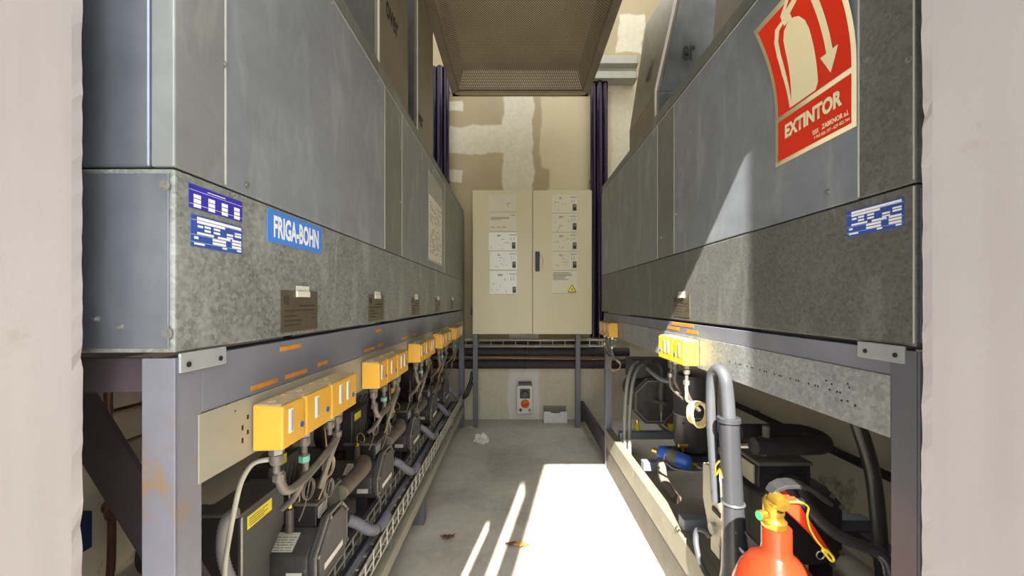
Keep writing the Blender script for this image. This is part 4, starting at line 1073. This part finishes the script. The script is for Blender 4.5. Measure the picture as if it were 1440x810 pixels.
# vertical receiver tank
tk = thing('receiver_tank', 'tall dark grey vertical tank with a weld seam on the right rack', 'tank', (.89, 1.93, .283))
MB().lathe([(.001,.3),(.05,.302),(.078,.315),(.088,.34),(.090,.36),(.090,.484),(.0915,.486),(.0915,.492),(.090,.494),(.090,.665),(.084,.685),(.05,.70),(.001,.702)], (.89,1.93,0), 'z', 36).build('shell', 'tank', tk)
MB().lathe([(.09,.2838),(.105,.2838),(.105,.29),(.066,.30),(.06,.2995)], (.89,1.93,0), 'z', 30).build('foot_ring', 'tank', tk)
MB().lathe([(.0925,-.003),(.0935,0),(.0925,.003)], (.89,1.93,.489), 'z', 36).build('weld_seam', 'conduit_light', tk)
MB().cyl((.815,1.86,.46), (.80,1.848,.46), .005, 8).build('sight_plug', 'zinc', tk)
MB().box(.78, 1.02, 1.873, 2.04, .268, .2832).build('base_plate', 'black_metal', tk)
# blue filter drier on its side
dr = thing('filter_drier', 'blue cylindrical filter drier lying on the right cross rail', 'filter', (.745, 1.80, .29))
ax = Vector((.80,-.60,-.16)).normalized(); c0 = Vector((.742,1.80,.318)); 
def tl(a): return c0 + ax*a
MB().tube([tl(-.075),tl(-.068),tl(-.055),tl(.055),tl(.068),tl(.078)], lambda t: .034 if .25 < t < .75 else (.031 if .1 < t < .9 else .020), 20, spline=False).build('body', 'drier_blue', dr)
lbm = MB().tube([tl(-.028),tl(.012)], .0345, 20, spline=False).build('label_band', 'print_grey', dr)
for s_ in (-1, 1): MB().cyl(tl(.078*s_), tl(.10*s_), .011, 6).build('flare_nut', 'brass', dr)
tag(MB().tube([tl(.101), tl(.125)+Vector((0,0,-.004)), tl(.16)+Vector((.02,.01,-.006)), (.93,1.75,.292), (1.05,1.80,.295)], .006, 8).build('copper_pipe', 'capillary'), 'thin pale pipe leaving the blue filter drier', 'pipe')
tag(MB().tube([tl(-.03)+Vector((-.02,-.03,.02)), tl(-.03)+Vector((-.028,-.034,-.01)), tl(0)+Vector((-.022,-.036,-.034)), tl(.04)+Vector((-.01,-.033,-.03)), tl(.09)+Vector((0,-.03,-.022))], .003, 6).build('pale_cable', 'cable_white'), 'pale cable looped around the blue filter drier', 'cable')
vb = thing('service_valve', 'small brass valve above the blue filter drier', 'valve', (.815,1.87,.2835))
MB().cyl((.812,1.862,.2836), (.812,1.862,.345), .006, 10).build('stem', 'pipe_grey', vb); MB().cyl((.79,1.862,.352), (.834,1.862,.352), .010, 6).build('body', 'brass', vb)
# loose hose end beside base rail
tag(MB().tube([(.68,1.79,.300),(.66,1.72,.26),(.664,1.65,.235),(.672,1.60,.225)], .021, 16).build('hose_end', 'insulation_brown'), 'short dark open hose end just inside the right base rail', 'hose')

# tall grey conduit with hooked hose
gp = thing('grey_conduit', 'tall grey plastic conduit rising inside the right rack, hose hooked from its top', 'conduit', (.55, 1.02, 0))
mb = MB().tube([(.527,.99,.002),(.527,.988,.10),(.531,.982,.22),(.551,.965,.335),(.551,.965,.42),(.546,.965,.56),(.538,.965,.70),(.536,.965,.752)], lambda t: .036-.0125*min(1,max(0,(t-.45)/.25)), 24); mb.build('sleeve', 'pvc_grey', gp)
MB().lathe([(.0235,-.006),(.0275,-.004),(.0275,.006),(.0235,.008)], (.536,.965,.752), 'z', 24).build('collar', 'pvc_grey', gp)
MB().lathe([(.0265,-.003),(.0285,0),(.0265,.003)], (.5465,.965,.545), 'z', 24).build('joint_ring', 'hose_dark', gp)
MB().tube([(.536,.965,.745),(.533,.965,.80),(.529,.967,.845),(.525,.978,.870),(.521,.995,.874),(.518,1.012,.855),(.518,1.018,.80),(.520,1.02,.72),(.526,1.02,.62),(.532,1.02,.52)], lambda t: .0165-.005*t, 16).build('hooked_hose', 'hose_dark', gp)
mb = MB().tube([P(1022,538,.99),P(1026,552,.99),P(1030,572,.99),P(1033,595,.99),P(1036,625,1.0)], .003, 6).tube([P(1024,536,1.0),P(1029,560,1.0),P(1031,585,1.0)], .0022, 6)
tag(mb.build('orange_cable', 'cable_orange'), 'thin orange wires hanging behind the tall grey conduit', 'cable')
tag(MB().tube([P(1012,648,.93),P(1006,656,.93),P(1007,668,.93),P(1012,660,.93),P(1016,672,.93)], .0025, 6).build('wire_loop', 'brass'), 'small brass-coloured wire loop beside the grey conduit', 'wire')
# nearer compressor, right rack: beige switch box, black terminal box, octagonal end
nc = thing('compressor', 'black compressor beside the fire extinguisher, with black box and beige panel', 'compressor', (.86, 1.12, .283))
MB().box(.672, .815, 1.06, 1.24, .536, .596).build('terminal_box', 'black_metal', nc, .003)
MB().box(.668, .819, 1.055, 1.246, .5965, .607).build('terminal_lid', 'black_dusty', nc, .003)
MB().box(.6645, .6715, 1.075, 1.225, .540, .592).build('beige_panel', 'beige_metal', nc, .002)
mb = MB()
for k in range(4): mb.box(.69, .80, 1.0585, 1.0598, .545+k*.012, .550+k*.012)
mb.build('louvre', 'rubber', nc)
oc2 = [(.895,.50),(.868,.535),(.72,.535),(.69,.50),(.69,.36),(.72,.325),(.868,.325),(.895,.36)]
MB().prism(oc2, 'y', 1.07, 1.30).build('crankcase', 'dark_cover', nc, .006)
cv = MB().prism([(.79+(p[0]-.79)*.96, .43+(p[1]-.43)*.94) for p in oc2], 'y', 1.045, 1.0695).build('end_cover', 'black_metal', nc, .004)
for k, p in enumerate(oc2): MB().cyl((.79+(p[0]-.79)*.9,1.0448,.43+(p[1]-.43)*.88), (.79+(p[0]-.79)*.9,1.038,.43+(p[1]-.43)*.88), .007, 6).build('cover_bolt', 'zinc', cv)
for x in (.72, .865):
    for y in (1.09, 1.27): MB().box(x-.02, x+.02, y-.02, y+.02, .26, .3245).build('foot', 'rubber', nc, .003)
for k, (x, r) in enumerate(((.728,.011), (.752,.018))):
    MB().tube([(x,1.055,.553+.006*k),(x-.008,1.03,.568),(x-.016,1.0,.572),(x-.012,.985,.55),(x+.02,.985,.50)], r, 12).build('cable_boot', 'insulation', nc)
sw = thing('switch_box', 'beige metal pressure switch box half hidden behind the tall grey conduit', 'switch', (.60, 1.22, .283))
MB().prism([(1.10,.50),(1.10,.42),(1.125,.385),(1.14,.32),(1.19,.32),(1.236,.42),(1.236,.533),(1.175,.545)], 'x', .602, .655).build('casing', 'beige_metal', sw, .003)
MB().box(.598,.6018, 1.125, 1.17, .415, .428).build('dial_slot', 'rubber', sw)
MB().cyl((.6018,1.16,.365), (.588,1.16,.365), .016, 18).build('dial_knob', 'beige_metal', sw)
MB().box(.605,.652,1.14,1.19,.2835,.3195).build('base', 'beige_metal', sw)
tag(MB().tube([(.590,1.165,.335),(.582,1.18,.345),(.568,1.20,.335),(.560,1.19,.30),(.556,1.15,.262),(.558,1.11,.25),(.563,1.085,.262)], .0085, 12).build('grey_hose', 'hose_dark'), 'thin grey hose curving down from the beige switch box', 'hose')
# sun-bleached strap clips on the near cross rails
# thick black lagged pipes: hairpin on the right wall side
hp = thing('lagged_pipe', 'thick black lagged pipe bent into a hairpin above the right compressor box', 'pipe', (.74, 1.07, .61))
MB().tube([(.64,1.03,.662),(.72,1.03,.662),(.79,1.03,.662),(.825,1.036,.663),(.845,1.058,.665),(.845,1.09,.668),(.825,1.112,.670),(.79,1.118,.671),(.72,1.118,.671),(.65,1.118,.671)], .0225, 18).build('lagging', 'rubber', hp)
MB().cyl((.66,1.03,.662), (.686,1.03,.662), .026, 18).build('valve_body', 'black_metal', hp); MB().cyl((.672,1.03,.687), (.672,1.03,.716), .009, 10).build('valve_spindle', 'black_dusty', hp)
MB().tube([(.64,1.05,.655),(.632,1.08,.645),(.64,1.11,.648)], .007, 8).build('valve_tail', 'zinc', hp)
MB().box(.74,.76,1.11,1.13,.6075,.650).build('support', 'zinc', hp)
# runs along the right wall
for nm, mat, x, z, r, y0_, y1_, lb in (('wall_conduit','insulation',1.355,.415,.017,.62,2.5,'dark pipe along the lower right wall behind the hanging hose'),
                                     ('lagged_pipe','insulation_brown',1.352,.66,.036,1.05,3.3,'brown lagged pipe along the right wall below the punched plate'),
                                     ('wall_pipe','plate_beige',1.37,.79,.022,.6,3.3,'beige pipe along the right wall, highest below the condensing unit')):
    wp = thing(nm, lb, 'pipe', (x, (y0_+y1_)/2, z))
    MB().cyl((x,y0_,z), (x,y1_,z), r, 18).build('pipe_run', mat, wp)
    for yy in (1.3, 2.2): MB().box(x, 1.3995, yy, yy+.03, z-.008, z+.008).build('wall_mount', 'zinc', wp)
tag(MB().tube([P(1204,588,.93),P(1213,615,.93),P(1222,645,.93),P(1228,672,.93),P(1234,720,.94),P(1240,790,.95),P(1250,870,.95)], .0155, 14, ridge=.06).build('hanging_hose', 'pvc_grey'), 'dark grey corrugated hose hanging under the punched plate at right', 'hose')

# ================================================================== FIRE EXTINGUISHER
EX, EY = .489, .72
fe = thing('fire_extinguisher', 'red fire extinguisher with brass valve and black hose at the lower right', 'fire extinguisher', (EX, EY, 0))
MB().lathe([(.001,.004),(.06,.004),(.072,.012),(.0785,.03),(.0795,.05),(.0795,.455),(.078,.485),(.072,.515),(.060,.545),(.044,.566),(.030,.576),(.0255,.584),(.0250,.592),(.0250,.622),(.0245,.628),(.001,.628)], (EX,EY,0), 'z', 48).build('cylinder', 'red_paint', fe)
MB().lathe([(.074,.001),(.0800,.001),(.0803,.02),(.0797,.026)], (EX,EY,0), 'z', 40).build('base_skirt', 'black_plastic', fe)
vb = MB().lathe([(.019,.6282),(.0215,.632),(.0215,.641),(.017,.645),(.016,.652),(.018,.656),(.018,.676),(.013,.684),(.001,.686)], (EX-.005,EY,0), 'z', 24).build('valve', 'brass', fe)
MB().cyl((EX-.024,EY-.004,.652), (EX-.036,EY-.006,.652), .0095, 16).build('pressure_gauge', 'brass', vb)
MB().cyl((EX-.0362,EY-.006,.652), (EX-.0376,EY-.0063,.652), .0075, 16).build('gauge_face', 'green_dot', vb)
MB().lathe([(.001,-.012),(.012,-.011),(.015,-.004),(.015,.012),(.011,.014)], (EX-.006,EY-.017,.683), 'y', 18).build('valve_pivot', 'brass', vb)
# black lever (upper), red handle (lower)
def strap(rings, name, mat, parent, bev=.001): return MB().rings(rings, smooth=False).build(name, mat, parent, bev)
def channel(pts, w, t, name, mat, parent):
    rs = []
    for i, (x, z) in enumerate(pts):
        a = Vector(pts[max(0,i-1)]); b = Vector(pts[min(len(pts)-1,i+1)]); d = (b-a).normalized(); n = Vector((-d.y, d.x))*t
        ww = w(i/(len(pts)-1)) if callable(w) else w
        rs.append([Vector((x,EY-ww,z)), Vector((x+n.x,EY-ww,z+n.y)), Vector((x+n.x,EY+ww,z+n.y)), Vector((x,EY+ww,z))])
    return strap(rs, name, mat, parent)
channel([(EX-.010,.690),(EX-.002,.699),(EX+.012,.705),(EX+.030,.706),(EX+.050,.701),(EX+.068,.691),(EX+.084,.678),(EX+.096,.669)], lambda t: .010+.006*math.sin(PI*min(1,t*1.05)), .007, 'lever', 'lever_black', fe)
channel([(EX+.008,.668),(EX+.022,.660),(EX+.040,.645),(EX+.058,.625),(EX+.074,.604),(EX+.086,.588)], lambda t: .011+.003*t, .005, 'carrying_handle', 'red_lever', fe)
mb = MB()
for dy in (-.0125, .0095): mb.add([(EX+.010,EY+dy,.690),(EX+.026,EY+dy,.690),(EX+.062,EY+dy,.634),(EX+.084,EY+dy,.600),(EX+.088,EY+dy,.590),(EX+.05,EY+dy,.628),(EX+.010,EY+dy,.664)] + [(EX+.010,EY+dy+.003,.690),(EX+.026,EY+dy+.003,.690),(EX+.062,EY+dy+.003,.634),(EX+.084,EY+dy+.003,.600),(EX+.088,EY+dy+.003,.590),(EX+.05,EY+dy+.003,.628),(EX+.010,EY+dy+.003,.664)],
    [(0,1,2,3,4,5,6),(13,12,11,10,9,8,7)] + [(i,(i+1)%7,7+(i+1)%7,7+i) for i in range(7)])
mb.build('handle_side', 'red_lever', fe, .001)
# safety seal: yellow cord with loop and pin ring
sl = MB().tube([(EX+.010,EY-.016,.682),(EX+.030,EY-.020,.684),(EX+.044,EY-.021,.676),(EX+.042,EY-.021,.660),(EX+.046,EY-.021,.640),(EX+.056,EY-.021,.620),(EX+.068,EY-.021,.604),(EX+.078,EY-.021,.592)], .0017, 8).build('safety_cord', 'seal_yellow', fe)
MB().tube([(EX+.074,EY-.021,.599),(EX+.082,EY-.021,.593),(EX+.090,EY-.021,.582),(EX+.086,EY-.021,.578),(EX+.077,EY-.021,.588),(EX+.070,EY-.021,.597)], .0024, 8, closed=True).build('seal_tag', 'seal_yellow', sl)
MB().tube([(EX+.066+.007*math.cos(2*PI*k/10), EY-.021, .588+.007*math.sin(2*PI*k/10)) for k in range(10)], .0011, 6, closed=True, res=2).build('pin_ring', 'zinc', sl)
# discharge hose and its ferrule
hs = MB().tube([(EX+.050,EY-.004,.672),(EX+.062,EY-.006,.655),(EX+.082,EY-.012,.632),(EX+.105,EY-.022,.612),(EX+.130,EY-.036,.597),(EX+.150,EY-.050,.588),(EX+.163,EY-.060,.575),(EX+.166,EY-.066,.545),(EX+.155,EY-.066,.46),(EX+.135,EY-.060,.36),(EX+.120,EY-.050,.22)], .0098, 14, ridge=.07).build('discharge_hose', 'lever_black', fe) if False else \
     MB().tube([(EX+.046,EY-.004,.676),(EX+.060,EY-.004,.660),(EX+.078,EY-.006,.640),(EX+.098,EY-.008,.624),(EX+.118,EY-.010,.612),(EX+.138,EY-.014,.604),(EX+.155,EY-.02,.600),(EX+.172,EY-.03,.592),(EX+.176,EY-.04,.56),(EX+.168,EY-.045,.48),(EX+.150,EY-.045,.38)], .0098, 14, ridge=.07).build('discharge_hose', 'lever_black', fe)
MB().cyl((EX+.020,EY-.002,.672), (EX+.047,EY-.004,.676), .0078, 14).build('hose_ferrule', 'zinc', hs)
MB().tube([(EX+.150,EY-.045,.38),(EX+.135,EY-.045,.29)], lambda t: .010+.008*t, 14, spline=False).build('nozzle', 'black_plastic', hs)
# ================================================================== LIGHT AND CAMERA
w = bpy.data.worlds.new('sky'); bpy.context.scene.world = w; w.use_nodes = True
nt = w.node_tree; bg = nt.nodes['Background']
tc = nt.nodes.new('ShaderNodeTexCoord'); sp = nt.nodes.new('ShaderNodeSeparateXYZ'); nt.links.new(tc.outputs['Generated'], sp.inputs[0])
mr = nt.nodes.new('ShaderNodeMapRange'); nt.links.new(sp.outputs[2], mr.inputs[0])     # hazy sky, brighter overhead
mr.inputs[1].default_value = 0.1; mr.inputs[2].default_value = 0.95; mr.inputs[3].default_value = 2.2; mr.inputs[4].default_value = 6.5
nt.links.new(mr.outputs[0], bg.inputs[1]); bg.inputs[0].default_value = (.93, .97, 1.0, 1)
s = bpy.data.lights.new('sun', 'SUN'); s.energy = 26.0; s.angle = math.radians(.55); s.color = (1.0, .95, .86)
so = bpy.data.objects.new('sun', s); C.objects.link(so); so.location = (-1, -6, 8)
so.rotation_euler = Vector((.2, 1.0, -.93)).to_track_quat('-Z', 'Y').to_euler()
def portal(name, loc, rot, sx, sy):
    l = bpy.data.lights.new(name, 'AREA'); l.shape = 'RECTANGLE'; l.size = sx; l.size_y = sy; l.cycles.is_portal = True
    o = bpy.data.objects.new(name, l); C.objects.link(o); o.location = loc; o.rotation_euler = rot
portal('door_portal', (-.015, .19, 1.055), (math.radians(90), 0, 0), .99, 2.11)
portal('shaft_portal', (.075, 1.96, ROOF+.14), (0, 0, 0), 2.65, 2.8)
cam = bpy.data.cameras.new('camera'); co = bpy.data.objects.new('camera', cam); C.objects.link(co)
co.location = (0, 0, H); co.rotation_euler = (math.radians(90), 0, 0)
cam.sensor_width = 36; cam.lens = 36*F/1440; cam.shift_x = -5/1440; cam.shift_y = 19/1440; cam.clip_start = .02
sc = bpy.context.scene; sc.camera = co
sc.view_settings.view_transform = 'Standard'; sc.view_settings.look = 'None'; sc.view_settings.gamma = 1.0
sc.view_settings.exposure = 0.52; sc.view_settings.use_curve_mapping = False
sc.cycles.use_denoising = True; sc.cycles.max_bounces = 10; sc.cycles.diffuse_bounces = 6
